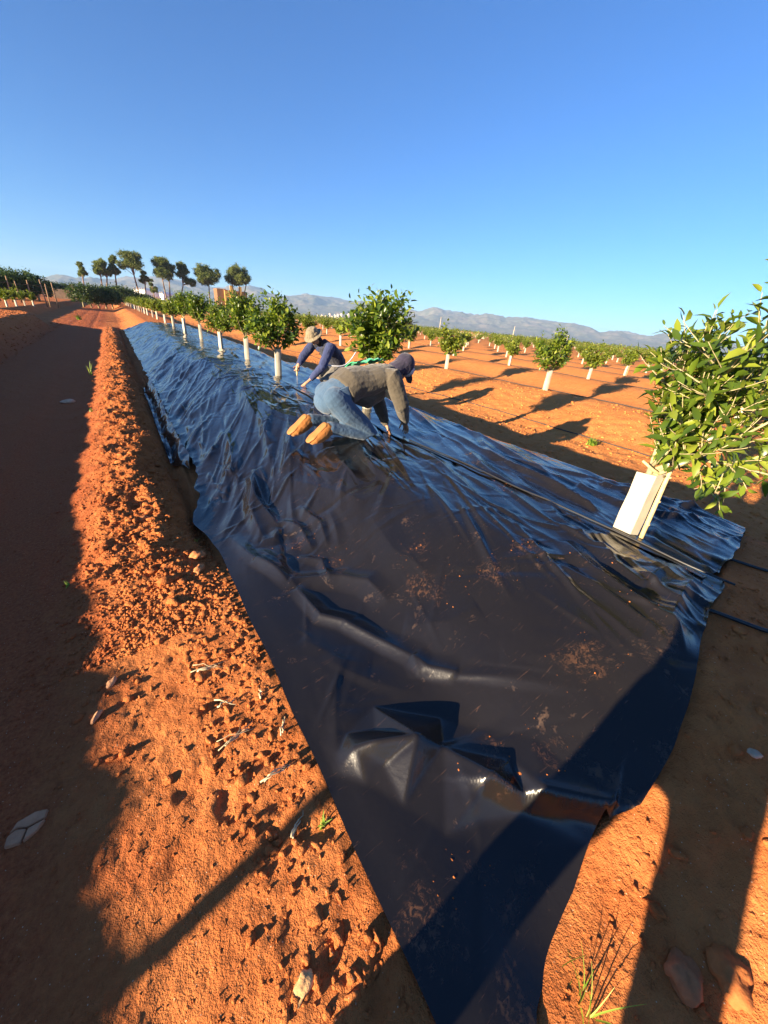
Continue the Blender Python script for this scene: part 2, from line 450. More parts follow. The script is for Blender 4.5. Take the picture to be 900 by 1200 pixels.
def y_end(X):
    xs = [.25, .331, .555, 1.022, 1.026, 1.104, 1.32, 1.749, 2.035, 2.346, 2.5]
    ys = [-.28, -.22, -.085, .050, .030, -.002, .030, .142, .20, .245, .30]
    return np.interp(X, xs, ys)
def sheet_left():
    s = [0.0]+steps(0, 1.1, .0075); s += steps(s[-1], 3.4, .0095)
    s += steps(s[-1], 8, .0095, 1.008, .03); s += steps(s[-1], 27.6, .03, 1.01, .12)
    s = np.array(s); nu = 300
    u = np.linspace(0, 1, nu)
    U, S = np.meshgrid(u, s, indexing='ij')
    xl = .325+.05*sm(2.2, 3.8, S)*(1+.9*gn(S*1.7, 2.2, 14)+.6*gn(S*5, 1.2, 15)) + .012*gn(S*2.3, .7, 16)
    xl = xl - .10*np.exp(-((S-3.0)/.35)**2) + .07*sm(3.6, 4.2, S)
    xr = 2.43+.05*gn(S*.8, 5.1, 17)+.03*sm(1, 0, S)
    X = xl+(xr-xl)*U
    Y = S+y_end(X)*np.exp(-S/.45) + .02*gn(X*3, S*.0+1.7, 77)*np.exp(-S/.2)
    Z = land(X, Y)
    # the film bridges the trench in the foreground
    trench = (1-sm(27, 30, Y))*sm(2.0, 3.2, Y)*.12*np.exp(-((X-.29-.05*gn(Y*.8, 9.1, 3))/.075)**2)
    Z = Z+trench*(1-.75*sm(3.3, 4.2, Y)) + .022
    edge = sm(0, .10, U)*sm(1, .97, U)
    W = wrinkle(X, Y)
    C = 0*X
    for (P, A, wl, wr) in CREASES:
        C = C+crease(X, Y, P, A, wl, wr)
    FC = sum(facets(X+dx, Y+dy) for dx, dy in ((0, 0), (.008, 0), (-.008, 0), (0, .008), (0, -.008)))/5; C = C*np.clip(1-FC*25, 0, 1)+.74*FC
    # upper layer of the folded end steps down onto the lower one
    fe = [(.443, .783), (.42, .70), (.539, .581), (.762, .327), (.915, .177), (1.013, .071), (1.104, -.002)]
    d, sd_, fr = pl_dist(X, Y, fe)
    below = np.where(sd_ < 0, 1.0, 0.0)*sm(0, .034, d)
    step = .042*sm(.42, .75, fr)*below*(X < 1.035)*sm(.9, .5, d/.6)
    lip = .016*sm(.35, .7, fr)*np.exp(-(d/.03)**2)*(sd_ > 0)
    S0 = scatter_creases(X, Y, 0*X, [
        (70, .45, 1.5, 3.2, 12, -112, 7, 1.0, 2.6, .013, .036, .12), (55, .45, 1.5, 3.2, 12, -113, 7, .6, 1.5, .006, .016, .045), (90, .4, 1.6, 8, 27, -107, 6, 1.2, 3.4, .014, .034, .17),
        (50, 1.3, 2.4, 2.6, 9, -102, 9, .8, 2.0, .010, .024, .09), (45, 1.3, 2.4, 2.6, 9, -104, 8, .4, 1.2, .004, .010, .035), (45, 1.5, 2.4, 6, 22, 5, 16, .3, .9, .008, .02, .06),
        (26, .5, 1.5, 2.0, 3.6, -115, 22, .25, .7, .010, .024, .055), (34, 1.5, 2.4, .4, 3.2, -108, 10, .4, 1.3, .006, .018, .05),
        (16, 1.7, 2.4, .25, 1.4, -70, 30, .25, .6, .006, .016, .05), (60, .4, 2.2, .1, 2.6, -40, 50, .08, .6, .0015, .006, .030),
        (9, .5, 1.9, .5, 2.4, -35, 18, .4, .9, .008, .016, .09), (40, .34, .75, 3.2, 10, -100, 20, .15, .5, .01, .03, .04)], 5)
    W = W+S0
    Wd = W*(.25+.75*edge)*(1-.8*np.exp(-(d/.10)**2)*sm(.4, .7, fr))
    Z = Z+Wd+C*(.2+.8*edge)-step+lip
    Z = Z+.02*np.maximum(0, gn(S*6, 3.3, 81))*sm(.05, 0, U)*sm(3, 4, S)       # curled trench edge
    Z = Z+.018*sm(.03, 0, S)*np.maximum(0, gn(X*5, .4, 82)+.1)*(X > 1.1)
    Z = np.where(X < .35, np.maximum(Z, land(X, Y)+.012), Z)
    # far end is dug in
    Z = Z-.08*sm(27.2, 27.6, S)
    V = np.stack([X.ravel(), Y.ravel(), Z.ravel()], 1)
    return V, grid_faces(nu, len(s)), (X, Y, Z)
def sheet_right():
    s = np.array([0.0]+steps(0, 3.5, .014)+[])
    s = list(s); s += steps(s[-1], 27.4, .014, 1.012, .12); s = np.array(s)
    nu = 120; u = np.linspace(0, 1, nu); U, S = np.meshgrid(u, s, indexing='ij')
    xl = 2.36+.035*gn(S*1.1, 7.7, 24)+.02*gn(S*4, 7.7, 25)
    xr = 3.86+.10*gn(S*.7, 4.4, 27)+.04*gn(S*2.5, 4.4, 28)+.16*sm(.5, 0, S)
    X = xl+(xr-xl)*U
    Y = S+np.interp(X, [2.3, 2.5, 2.9, 4.1], [.30, .32, .34, .52])*np.exp(-S/.5)+.03*gn(X*4, S*0, 78)*np.exp(-S/.2)
    seam = .006*np.exp(-((X-2.36)/.05)**2)
    Z = land(X, Y)+.026+seam+wrinkle(X, Y, True)*(.35+.65*sm(0, .08, U)*sm(1, .92, U))
    Z = Z+scatter_creases(X, Y, 0*X, [(50, 2.4, 3.8, .3, 12, -104, 10, .7, 2.2, .014, .036, .11), (45, 2.4, 3.8, .3, 10, -104, 10, .4, 1.2, .005, .014, .045), (60, 2.4, 3.8, 8, 27, -98, 8, .8, 2.6, .014, .036, .14), (40, 2.5, 3.8, .4, 8, -140, 20, .2, .7, .006, .018, .05), (30, 2.4, 3.8, .35, 4, -95, 35, .1, .4, .003, .010, .03)], 6)*sm(0, .06, U)*sm(1, .94, U)
    for (P, A, wl, wr) in [([(3.5, .6), (3.2, .75), (2.9, 1.1)], .03, .08, .08), ([(3.9, .62), (3.5, .9), (3.2, 1.5)], .035, .07, .1),
                           ([(3.8, .95), (3.4, 1.3), (3.1, 1.9)], .03, .08, .08), ([(3.3, 3.9), (2.9, 2.4), (2.63, 1.06)], .035, .08, .10),
                           ([(3.6, 3.6), (3.3, 2.6), (2.95, 1.7)], .03, .08, .08), ([(3.0, 2.2), (2.7, 1.4), (2.55, .7)], .02, .06, .06),
                           ([(3.7, 5.2), (3.3, 4.0), (2.9, 3.0)], .04, .09, .09)]:
        Z = Z+crease(X, Y, P, A, wl, wr)
    Z = Z+.03*sm(.92, 1, U)*np.maximum(0, gn(S*2.5, 6.6, 83))-.035*sm(.9, 1, U)
    Z = Z+.02*sm(.04, 0, S)*np.maximum(0, gn(X*6, .4, 84))
    Z = Z-.09*sm(27.0, 27.4, S)
    return np.stack([X.ravel(), Y.ravel(), Z.ravel()], 1), grid_faces(nu, len(s)), (X, Y, Z)

def plastic_material():
    t = NT('black_plastic_film'); p = t.coord()
    sep = t.n('ShaderNodeSeparateXYZ'); t.l(p, sep.inputs[0])
    # dust: broad haze, blotches with straw and soil, wiped streaks
    n1 = t.noise(1.3, 5, .6, p, .4); n2 = t.noise(3.1, 6, .72, p, 1.2); n3 = t.noise(34, 4, .7, p)
    mp = t.n('ShaderNodeMapping'); t.l(p, mp.inputs[0]); mp.inputs['Rotation'].default_value = (0, 0, math.radians(28)); mp.inputs['Scale'].default_value = (6, 60, 6)
    st = t.noise(1.6, 4, .75, mp.outputs[0], .8)
    nearm = t.n('ShaderNodeMapRange'); t.l(sep.outputs[1], nearm.inputs[0]); nearm.inputs[1].default_value = 4.6; nearm.inputs[2].default_value = 2.4
    haze = t.ramp(n1, [(.3, .35), (.7, 1.0)])
    blot = t.ramp(n2, [(.60, 0.0), (.68, 1.0)])
    fl = t.ramp(n3, [(.48, 0.0), (.62, 1.0)])
    scr = t.ramp(st, [(.63, 0.0), (.70, 1.0)])
    m1 = t.mix(1.0, blot, fl, 'MULTIPLY')
    m1 = t.mix(1.0, m1, nearm.outputs[0], 'MULTIPLY')
    m2 = t.mix(1.0, scr, haze, 'MULTIPLY'); m2 = t.mix(1.0, m2, nearm.outputs[0], 'MULTIPLY')
    hz = t.mix(1.0, haze, nearm.outputs[0], 'MULTIPLY')
    c = t.mix(hz, (.006, .006, .008), (.0125, .0105, .0088))
    c = t.mix(m2, c, (.07, .038, .025))
    sc_ = t.n('ShaderNodeMath', _operation='MULTIPLY'); t.l(m1, sc_.inputs[0]); sc_.inputs[1].default_value = .30
    c = t.mix(sc_.outputs[0], c, (.24, .12, .06))
    # spilled soil and straw where the folds caught it
    spots = None
    for (x, y, r_) in SPILLS:
        v = t.n('ShaderNodeVectorMath', _operation='DISTANCE'); t.l(p, v.inputs[0]); v.inputs[1].default_value = (x, y, land_z(x, y)+.03)
        a = t.n('ShaderNodeMath', _operation='MULTIPLY_ADD'); t.l(n2, a.inputs[0]); a.inputs[1].default_value = .55; t.l(v.outputs['Value'], a.inputs[2])
        mr = t.n('ShaderNodeMapRange'); t.l(a.outputs[0], mr.inputs[0]); mr.inputs[1].default_value = r_+.30; mr.inputs[2].default_value = r_+.20
        if spots is None: spots = mr.outputs[0]
        else:
            mx = t.n('ShaderNodeMath', _operation='MAXIMUM'); t.l(spots, mx.inputs[0]); t.l(mr.outputs[0], mx.inputs[1]); spots = mx.outputs[0]
    wisp = t.ramp(t.noise(42, 6, .85, p, .6), [(.50, 0.0), (.60, 1.0)])
    sp = t.mix(1.0, spots, wisp, 'MULTIPLY'); sp = t.mix(1.0, sp, (.26, .26, .26), 'MULTIPLY')
    c = t.mix(sp, c, (.34, .15, .065))
    dirt = t.mix(1.0, m1, sp, 'LIGHTEN')
    rbase = t.ramp(t.noise(2.2, 4, .6, p), [(.3, .10), (.7, .18)])
    far_r = t.n('ShaderNodeMapRange'); t.l(sep.outputs[1], far_r.inputs[0]); far_r.inputs[1].default_value = 3.5; far_r.inputs[2].default_value = 1.0; far_r.inputs[3].default_value = 0.0; far_r.inputs[4].default_value = .10
    rb = t.n('ShaderNodeMath', _operation='ADD'); t.l(rbase, rb.inputs[0]); t.l(far_r.outputs[0], rb.inputs[1])
    ro = t.mix(dirt, rb.outputs[0], (.85, .85, .85))
    b = t.bsdf(c, ro, .5); b.inputs['IOR'].default_value = 1.52
    hh = t.n('ShaderNodeMath', _operation='MULTIPLY_ADD'); t.l(t.noise(16, 3, .55, p, .6), hh.inputs[0]); hh.inputs[1].default_value = 3.0; t.l(t.noise(60, 2, .5, p), hh.inputs[2])
    t.bump(hh.outputs[0], .35, .0012, b)
    return t.done(b)
SPILLS = [(1.357, .359, .07), (1.15, 1.134, .09), (1.43, .968, .07), (.797, 2.088, .07), (1.801, .362, .03), (.427, .177, .09), (1.899, .709, .04), (.84, .34, .05), (.60, .16, .05),
          (1.06, .27, .05), (.9, 1.75, .05), (1.7, .98, .05), (2.3, 1.6, .06), (1.28, 1.36, .05), (2.37, .33, .05)]
M_film = plastic_material()
V, F, (SLX, SLY, SLZ) = sheet_left()
sheet = link('plastic_sheet', np_mesh('plastic_sheet', V, F), M_film)
tag(sheet, 'wide black plastic sheet left of the tree row, creased, dusty, near end folded', 'plastic sheet', 'black plastic sheets over the bed')
V, F, (SRX, SRY, SRZ) = sheet_right()
sheet2 = link('plastic_sheet', np_mesh('plastic_sheet', V, F), M_film)
tag(sheet2, 'narrower glossy black plastic sheet right of the tree row, beside the shaded furrow', 'plastic sheet', 'black plastic sheets over the bed')
def _near(GX_, GY_, GZ_, x, y):
    i = np.argmin((GX_-x)**2+(GY_-y)**2); return float(GZ_.flat[i])
def film_z(x, y):
    return _near(SLX, SLY, SLZ, x, y) if x < 2.4 else _near(SRX, SRY, SRZ, x, y)
# strip of film left lying in the trench beside the draped edge
def trench_strip():
    s = np.linspace(0, 1, 150); u = np.linspace(0, 1, 14); U, S = np.meshgrid(u, s, indexing='ij')
    Y = 4.12+S*5.6
    X = .40-.13*sm(0, .12, S)+.02*gn(Y*1.3, 2.1, 5)+(.17*sm(0, .1, S))*(U-.1) + .03*S
    Z = land(X, Y)+.03+.03*gn(Y*3, U*1.5, 44)+.05*U+.012*ridged(Y*7, U*2, 2, 46)
    return np_mesh('plastic_offcut', np.stack([X.ravel(), Y.ravel(), Z.ravel()], 1), grid_faces(14, 150))
tag(link('plastic_offcut', trench_strip(), M_film), 'crumpled strip of black plastic lying in the trench between the clods and the sheet', 'plastic strip')
# ------------------------------------------------------------------ orchard trees
def tubes(lines, n=6):
    """lines: list of (points, radii) -> V, F"""
    Vs, Fs, off = [], [], 0
    for P, r in lines:
        P = np.asarray(P, float); r = np.asarray(r, float); m = len(P)
        T = np.gradient(P, axis=0); T /= np.linalg.norm(T, axis=1)[:, None]+1e-9
        ref = np.array([0, 0, 1.]) if abs(T[0][2]) < .9 else np.array([1., 0, 0])
        A = np.cross(T, ref); A /= np.linalg.norm(A, axis=1)[:, None]+1e-9; B = np.cross(T, A)
        th = np.linspace(0, 2*PI, n, endpoint=False)
        ring = P[:, None]+r[:, None, None]*(np.cos(th)[None, :, None]*A[:, None]+np.sin(th)[None, :, None]*B[:, None])
        Vs.append(ring.reshape(-1, 3))
        i, j = np.meshgrid(np.arange(m-1), np.arange(n), indexing='ij')
        a = off+i*n+j; b = off+i*n+(j+1) % n
        Fs.append(np.stack([a, b, b+n, a+n], -1).reshape(-1, 4))
        c = off+m*n; Vs.append(P[[0, -1]]); e = []
        for j in range(n):
            e.append([c, off+(j+1) % n, off+j, off+j]); e.append([c+1, off+(m-1)*n+j, off+(m-1)*n+(j+1) % n, off+(m-1)*n+(j+1) % n])
        Fs.append(('tri', np.array(e)[:, :3])); off += m*n+2
    V = np.concatenate(Vs); Q = np.concatenate([f for f in Fs if not isinstance(f, tuple)]); T3 = np.concatenate([f[1] for f in Fs if isinstance(f, tuple)])
    return V, [Q, T3]

def leaves_mesh(name, pos, d, nrm_, size, width=.5, fold=.18, droop=.12, rng=RNG):
    """elliptic folded leaf blades; d = direction, nrm_ = rough face normal"""
    n = len(pos); d = d/np.linalg.norm(d, axis=1)[:, None]
    s = np.cross(d, nrm_); s /= np.linalg.norm(s, axis=1)[:, None]+1e-9; k = np.cross(s, d)
    L = size[:, None]; Wd = L*width*(.85+.3*rng.random((n, 1)))/1.0
    fo = fold*(.5+rng.random((n, 1))); dr = droop*(rng.random((n, 1))*2-.5)
    def pt(t, w_, up): return pos+d*L*t+s*Wd*w_+k*(L*up)
    V = np.stack([pt(0, 0, 0), pt(.28, .42, fo*.32-dr*.08), pt(.28, 0, -dr*.08), pt(.28, -.42, fo*.32-dr*.08),
                  pt(.66, .40, fo*.30-dr*.5), pt(.66, 0, -dr*.5), pt(.66, -.40, fo*.30-dr*.5), pt(1.0, 0, -dr*1.2)], 1).reshape(-1, 3)
    b = (np.arange(n)*8)[:, None]
    T = np.concatenate([b+np.array([[0, 1, 2]]), b+np.array([[0, 2, 3]]), b+np.array([[4, 7, 5]]), b+np.array([[5, 7, 6]])])
    Q = np.concatenate([b+np.array([[1, 4, 5, 2]]), b+np.array([[2, 5, 6, 3]])])
    return np_mesh(name, V, [Q, T])

def leaves_lo(name, pos, d, nrm_, size, width=.5, rng=RNG):
    n = len(pos); d = d/np.linalg.norm(d, axis=1)[:, None]
    s = np.cross(d, nrm_); s /= np.linalg.norm(s, axis=1)[:, None]+1e-9; k = np.cross(s, d); L = size[:, None]
    V = np.stack([pos, pos+d*L*.5+s*L*width*.5+k*L*.08, pos+d*L-k*L*.05, pos+d*L*.5-s*L*width*.5+k*L*.08], 1).reshape(-1, 3)
    b = (np.arange(n)*4)[:, None]
    return np_mesh(name, V, np.concatenate([b+np.array([[0, 1, 2, 3]])]))

def unit(v): return v/(np.linalg.norm(v)+1e-9)
def curve_line(p0, d0, L, bend, rng, m=6, jit=.08):
    P = [np.array(p0, float)]; d = unit(np.array(d0, float))
    for k in range(m):
        d = unit(d+np.array([0, 0, bend/m])+rng.normal(0, jit, 3)/m**.5*1.2)
        P.append(P[-1]+d*L/m)
    return np.array(P)

def grow_citrus(seed, h0=.5, nl=4, L1=.62, sub=7, shoots=3, leaf=.075, spacing=.024, spread=.6, top=.3, bias=(0, 0), extra=()):
    rng = np.random.default_rng(seed); lines = []; tw = []
    lean = rng.normal(0, .02, 2)
    tr = np.array([[0, 0, -.05], [lean[0]*.4, lean[1]*.4, h0*.5], [lean[0], lean[1], h0]])
    lines.append((tr, [.021, .018, .017])); top_p = tr[-1]
    for i in range(nl):
        az = 2*PI*i/nl+rng.normal(0, .35); el = rng.uniform(.75, 1.25) if i else 1.4
        s_ = spread*(.8+.4*rng.random())
        d = np.array([math.cos(az)*math.cos(el)*s_*1.6+bias[0], math.sin(az)*math.cos(el)*s_*1.6+bias[1], math.sin(el)])
        L = L1*rng.uniform(.8, 1.2)*(1.1 if i == 0 else 1)
        P = curve_line(top_p-np.array([0, 0, rng.uniform(0, .10)]), d, L, .25, rng, 8)
        lines.append((P, np.linspace(.013, .005, 9)))
        for j in range(sub):
            f = rng.uniform(.22, 1.0) if j else 1.0
            q = P[min(8, int(f*8))]; az2 = rng.uniform(0, 2*PI); el2 = rng.uniform(-.25, 1.2)
            d2 = unit(np.array([math.cos(az2)*math.cos(el2), math.sin(az2)*math.cos(el2), math.sin(el2)])+.45*unit(P[-1]-P[0]))
            P2 = curve_line(q, d2, L*rng.uniform(.30, .55)*(1.15-.4*f), rng.uniform(-.2, .5), rng, 5)
            lines.append((P2, np.linspace(.0045, .002, 6))); tw.append(P2)
            for k in range(shoots):
                g_ = rng.uniform(.3, 1.0); q3 = P2[min(5, int(g_*5))]
                az3 = rng.uniform(0, 2*PI); el3 = rng.uniform(-.3, 1.4)
                d3 = unit(np.array([math.cos(az3)*math.cos(el3), math.sin(az3)*math.cos(el3), math.sin(el3)])+.5*unit(P2[-1]-P2[0]))
                P3 = curve_line(q3, d3, rng.uniform(.10, .24)*(1+top*(rng.random() < .25)*2), .3, rng, 4)
                lines.append((P3, np.linspace(.0026, .0013, 5))); tw.append(P3)
    for (d, L, z0_) in extra:        # a low limb bent down by its load of leaves
        P = curve_line(np.array([lean[0], lean[1], z0_]), d, L, -.35, rng, 8); lines.append((P, np.linspace(.011, .004, 9)))
        for j in range(11):
            q = P[min(8, int(rng.uniform(.45, 1.0)*8))]; v = rng.normal(0, 1, 3)+np.array([.5, 0, .1]); P2 = curve_line(q, v, rng.uniform(.12, .26), -.5, rng, 5)
            lines.append((P2, np.linspace(.004, .0018, 6))); tw.append(P2)
    pos, dd, nn, sz = [], [], [], []
    for P in tw:
        seg = np.linalg.norm(P[1:]-P[:-1], axis=1); L = seg.sum(); n = max(3, int(L/spacing)); ph = rng.uniform(0, 6)
        cum = np.concatenate([[0], np.cumsum(seg)])
        for a in range(n+1):
            t = L*(.12+.88*a/n); k = min(len(seg)-1, int(np.searchsorted(cum, t)-1)); k = max(k, 0)
            q = P[k]+(P[k+1]-P[k])*((t-cum[k])/(seg[k]+1e-9)); ax = unit(P[k+1]-P[k])
            ang = ph+a*2.4; r1 = unit(np.cross(ax, [.3, .2, 1.0])); r2 = np.cross(ax, r1)
            rad = math.cos(ang)*r1+math.sin(ang)*r2
            dv = unit(ax*(.55 if a < n else 1.6)+rad*.9+np.array([0, 0, rng.normal(-.05, .25)]))
            pos.append(q+rad*.004); dd.append(dv)
            nn.append(unit(ax*.7+np.array([0, 0, .9])+rng.normal(0, .45, 3)))
            sz.append(leaf*rng.uniform(.55, 1.2)*(.75 if a == n else 1))
    return lines, (np.array(pos), np.array(dd), np.array(nn), np.array(sz))

M_leaf = leaf_mat('citrus_leaf', (.040, .078, .010), (.100, .155, .015), (.24, .28, .030), .33, .28, .5)
M_leaf_far = leaf_mat('citrus_leaf_far', (.060, .095, .012), (.130, .170, .018), (.22, .24, .030), .5, .25, .3)
M_bark = simple_mat('citrus_bark', (.34, .29, .16), .8, .2, .3, 40)
M_guard = simple_mat('guard_white', (.43, .39, .30), .55, .35, .16, 5)
M_cane = simple_mat('cane', (.56, .42, .20), .6, .3, .22, 30)
M_wood = simple_mat('weathered_wood', (.30, .19, .11), .85, .2, .3, 40)

def box_mesh(name, parts):
    """parts: list of (centre, half sizes, rotation z, tilt) bevelled boxes merged into one mesh"""
    bm = bmesh.new()
    for c, h, rz, tx in parts:
        r = bmesh.ops.create_cube(bm, size=2)
        M = Matrix.Translation(c) @ Matrix.Rotation(rz, 4, 'Z') @ Matrix.Rotation(tx, 4, 'X') @ Matrix.Diagonal((*h, 1))
        bmesh.ops.transform(bm, matrix=M, verts=r['verts'])
    me = bpy.data.meshes.new(name); bm.to_mesh(me); bm.free(); return me

def guard_mesh(kind='tube', h=.45, r=.055):
    """white corrugated plastic guard folded round the stem"""
    rng = np.random.default_rng(3)
    if kind == 'open':      # two boards meeting at a fold, open at the back
        prof = [(-.085, .055), (-.088, .050), (-.030, -.055), (-.024, -.060), (.070, -.045), (.074, -.040), (.074, -.036), (.069, -.040), (-.022, -.054), (-.026, -.050), (-.082, .052)]
    else:
        prof = [(r*math.cos(a)*(1.0+.12*math.cos(4*a)), r*math.sin(a)*(1.0+.12*math.cos(4*a))) for a in np.linspace(0, 2*PI, 12, endpoint=False)]
    if kind == 'open': prof = [(x*.74, y*.85) for x, y in prof]
    n = len(prof); zs = [-.06, h*.33, h*.66, h]
    V = []; F = []
    for k, z in enumerate(zs):
        tw_ = 1+.04*math.sin(k*2.1)
        for (x, y) in prof: V.append((x*tw_, y*tw_, z + (.012*x/r if k == 3 else 0)))
    for k in range(3):
        for j in range(n): a = k*n+j; b = k*n+(j+1) % n; F.append((a, b, b+n, a+n))
    me = bpy.data.meshes.new('guard'); me.from_pydata(V, [], F); me.update()
    return me

def make_tree(seed, detail, guard='tube', gh=.45, stake=True, **kw):
    """an orchard tree: root empty > trunk, foliage, trunk_guard, stake"""
    root = empty('citrus_tree')
    lines, (p, d, n, s) = grow_citrus(seed, **kw)
    if detail == 'hi':
        Vt, Ft = tubes(lines, 7); fm = leaves_mesh('foliage', p, d, n, s, .43, .22, .30)
    elif detail == 'mid':
        Vt, Ft = tubes([l for l in lines if l[1][0] > .004], 5); fm = leaves_mesh('foliage', p, d, n, s, .55)
    else:
        Vt, Ft = tubes([l for l in lines if l[1][0] > .010], 4); fm = leaves_lo('foliage', p, d, n, s, .75)
    link('trunk', np_mesh('trunk', Vt, Ft), M_bark, root)
    link('foliage', fm, M_leaf if detail != 'lo' else M_leaf_far, root, smooth=(detail != 'lo'))
    link('trunk_guard', guard_mesh(guard, gh), M_guard, root, smooth=False)
    if stake:
        V2, F2 = tubes([(np.array([[.075, -.02, -.1], [.077, -.018, .3], [.072, -.02, .78]]), [.009, .009, .008])], 6)
        link('stake', np_mesh('stake', V2, F2), M_cane, root)
    return root

def copy_tree(o, parent=None):
    c = o.copy(); COL.objects.link(c); c.parent = parent
    for ch in o.children: copy_tree(ch, c)
    return c

# nearest tree, at the open end of the sheet
T1 = make_tree(21, 'hi', 'open', .43, False, h0=.46, nl=7, L1=.58, sub=9, shoots=4, leaf=.090, spacing=.032, spread=.68, top=.10, bias=(.36, -.18), extra=[((.86, .02, -.05), .82, .50), ((.75, -.35, .25), .70, .5)])
T1.location = (2.50, .80, film_z(2.50, .80)-.03); T1.rotation_euler.z = math.radians(-25)
tag(T1, 'nearest young citrus tree with large glossy leaves and an open white board guard', 'tree', 'citrus trees in the row through the plastic')
# bamboo cane tied in front of the guard, with a short tie stub
cn = [(np.array([[.035, -.085, -.02], [.055, -.060, .22], [.075, -.035, .43], [.10, -.02, .62]]), [.0135, .013, .012, .010])]
for z in (.12, .27, .42):
    k = z/.62; c_ = np.array([.035+.065*k, -.085+.065*k, z]); cn.append((np.array([c_-[0, 0, .004], c_+[0, 0, .004]]), [.0155, .0155]))
V2, F2 = tubes(cn, 8)
link('bamboo_cane', np_mesh('bamboo_cane', V2, F2), M_cane, T1)
V2, F2 = tubes([(np.array([[-.10, .0, .50], [-.03, -.02, .455], [.05, -.04, .42]]), [.007, .009, .007])], 6)
link('cane_stub', np_mesh('cane_stub', V2, F2), M_cane, T1)

# the protos for the row and the field
midA = make_tree(5, 'mid', 'tube', .46, False, h0=.50, nl=6, L1=.64, sub=14, shoots=4, leaf=.085, spacing=.030, spread=.66, bias=(.05, 0))
midB = make_tree(9, 'mid', 'tube', .46, False, h0=.48, nl=6, L1=.52, sub=12, shoots=4, leaf=.085, spacing=.030, spread=.95)
los = [make_tree(40+i, 'lo', 'tube', .45, i % 2 == 0, h0=.46, nl=6, L1=.44+.05*(i % 3), sub=9, shoots=3, leaf=.115, spacing=.045, spread=.95) for i in range(5)]
used = set()
ORD = ['first', 'second', 'third', 'fourth', 'fifth', 'sixth', 'seventh', 'eighth', 'ninth', 'tenth', 'eleventh', 'twelfth', 'thirteenth', 'fourteenth', 'fifteenth', 'sixteenth', 'seventeenth', 'eighteenth', 'nineteenth', 'twentieth'] + [f'{n}th' for n in range(21, 60)]
def put(proto, x, y, z, label, group, rz=0, sc=1.0, cat='tree'):
    if proto.name in used: o = copy_tree(proto)
    else: o = proto; used.add(proto.name)
    o.location = (x, y, z); o.rotation_euler.z = rz; o.scale = (sc, sc, sc*random.uniform(.95, 1.08))
    tag(o, label, cat, group); return o
ROWG = 'citrus trees in the row through the plastic'
put(midA, 2.74, 4.45, film_z(2.5, 4.4)-.03, 'tall double-topped young citrus tree right behind the worker in blue jeans', ROWG, 2.2, 1.12)
put(midB, 2.50, 7.40, film_z(2.3, 7.4)-.03, 'young citrus tree with slim white guard just left of the worker in the bucket hat', ROWG, .7, 1.15)
ys = [10.2, 12.6, 15.7, 20.0, 24.6] + [28.6+3.9*k for k in range(14)]
ys = [10.1, 12.7, 15.9, 19.8, 23.9, 28.0] + [32.0+3.9*k for k in range(14)]
for k, y in enumerate(ys):
    x = 2.62+random.uniform(-.05, .05)
    z = film_z(2.3, y)-.03 if y < 27 else ground_z(x, y)
    put([midA, midB, los[0], los[3]][(k*7+k//3) % 2 if y < 20 else 2+k % 2], x, y, z, f'white-guarded young citrus tree, {ORD[k+1]} in the plastic row beyond the bucket-hat worker', ROWG, random.uniform(0, 6), random.uniform(1.0, 1.2))
# the field to the right: rows 6 m apart
FG = 'young citrus trees in the red field'
nf = 0; far_list = []
for r in range(0, 24):
    X0 = 9.5+6.0*r
    y0 = [2.35, 4.2, 1.6, 3.4, .8, 2.9][r % 6]
    j = 0
    k = 0
    while True:
        y = y0+4.05*k+random.uniform(-.25, .25); k += 1
        if y > 150: break
        if r > 3 and y < X0*.10: continue
        x = X0+random.uniform(-.12, .12)
        d = math.hypot(x, y)
        # inside the view wedge?
        if y < (x-2)*.05: continue
        j += 1
        far_list.append((d, x, y, r, j))
far_list.sort()
near_trees = [t for t in far_list if t[0] < 400][:235]
rest = far_list[235:]
RN = ['nearest', 'second', 'third', 'fourth', 'fifth', 'sixth', 'seventh', 'eighth', 'ninth', 'tenth', 'eleventh', 'twelfth', 'thirteenth', 'fourteenth', 'fifteenth', 'sixteenth', 'seventeenth', 'eighteenth', 'nineteenth', 'twentieth']
for (d, x, y, r, j) in near_trees:
    put(random.choice(los) if d > 11.5 else midB, x, y, ground_z(x, y)-.02,
        f'young citrus tree in the {RN[r]} field row right of the plastic, {ORD[j-1]} from the front', FG, random.uniform(0, 6), random.uniform(.82, 1.12)*(1.06 if r == 0 else 1))
for p_ in los+[midA, midB]:
    assert p_.name in used
# beyond them the orchard reads as one mass: crowns over white guards
def orchard_mass(items, name):
    rng = np.random.default_rng(5); P, D, N, S = [], [], [], []; G = []
    for (d, x, y, r, j) in items:
        n = int(np.clip(12000/d, 60, 200)); z = land_z(x, y)
        th = rng.uniform(0, 2*PI, n); ph = np.arccos(rng.uniform(-1, 1, n)); big = 1+.75*min(1, max(0, (d-50)/35)); rr = .58*big*rng.uniform(.3, 1, n)**.4*(1+.25*np.sin(3*th+x))
        c = np.array([x, y, z+1.06])
        P.append(c+np.stack([rr*np.cos(th)*np.sin(ph), rr*np.sin(th)*np.sin(ph), rr*(1.12/big**.75)*np.cos(ph)], 1))
        D.append(rng.normal(0, 1, (n, 3))); N.append(rng.normal(0, .5, (n, 3))+[0, 0, 1]); S.append(rng.uniform(.14, .26, n)*(.8+.3*big))
        G.append((np.array([[x, y, z-.05], [x, y, z+.45]]), [.06, .06]))
    return leaves_lo(name, np.concatenate(P), np.concatenate(D), np.concatenate(N), np.concatenate(S), .8, rng), G
fm, G = orchard_mass(rest, 'far_orchard')
fo = link('far_orchard', fm, M_leaf_far, None, False)
tag(fo, 'distant rows of the young orchard merging into one green band below the mountains', 'orchard', kind='stuff')
Vg, Fg = tubes(G[:700], 5)
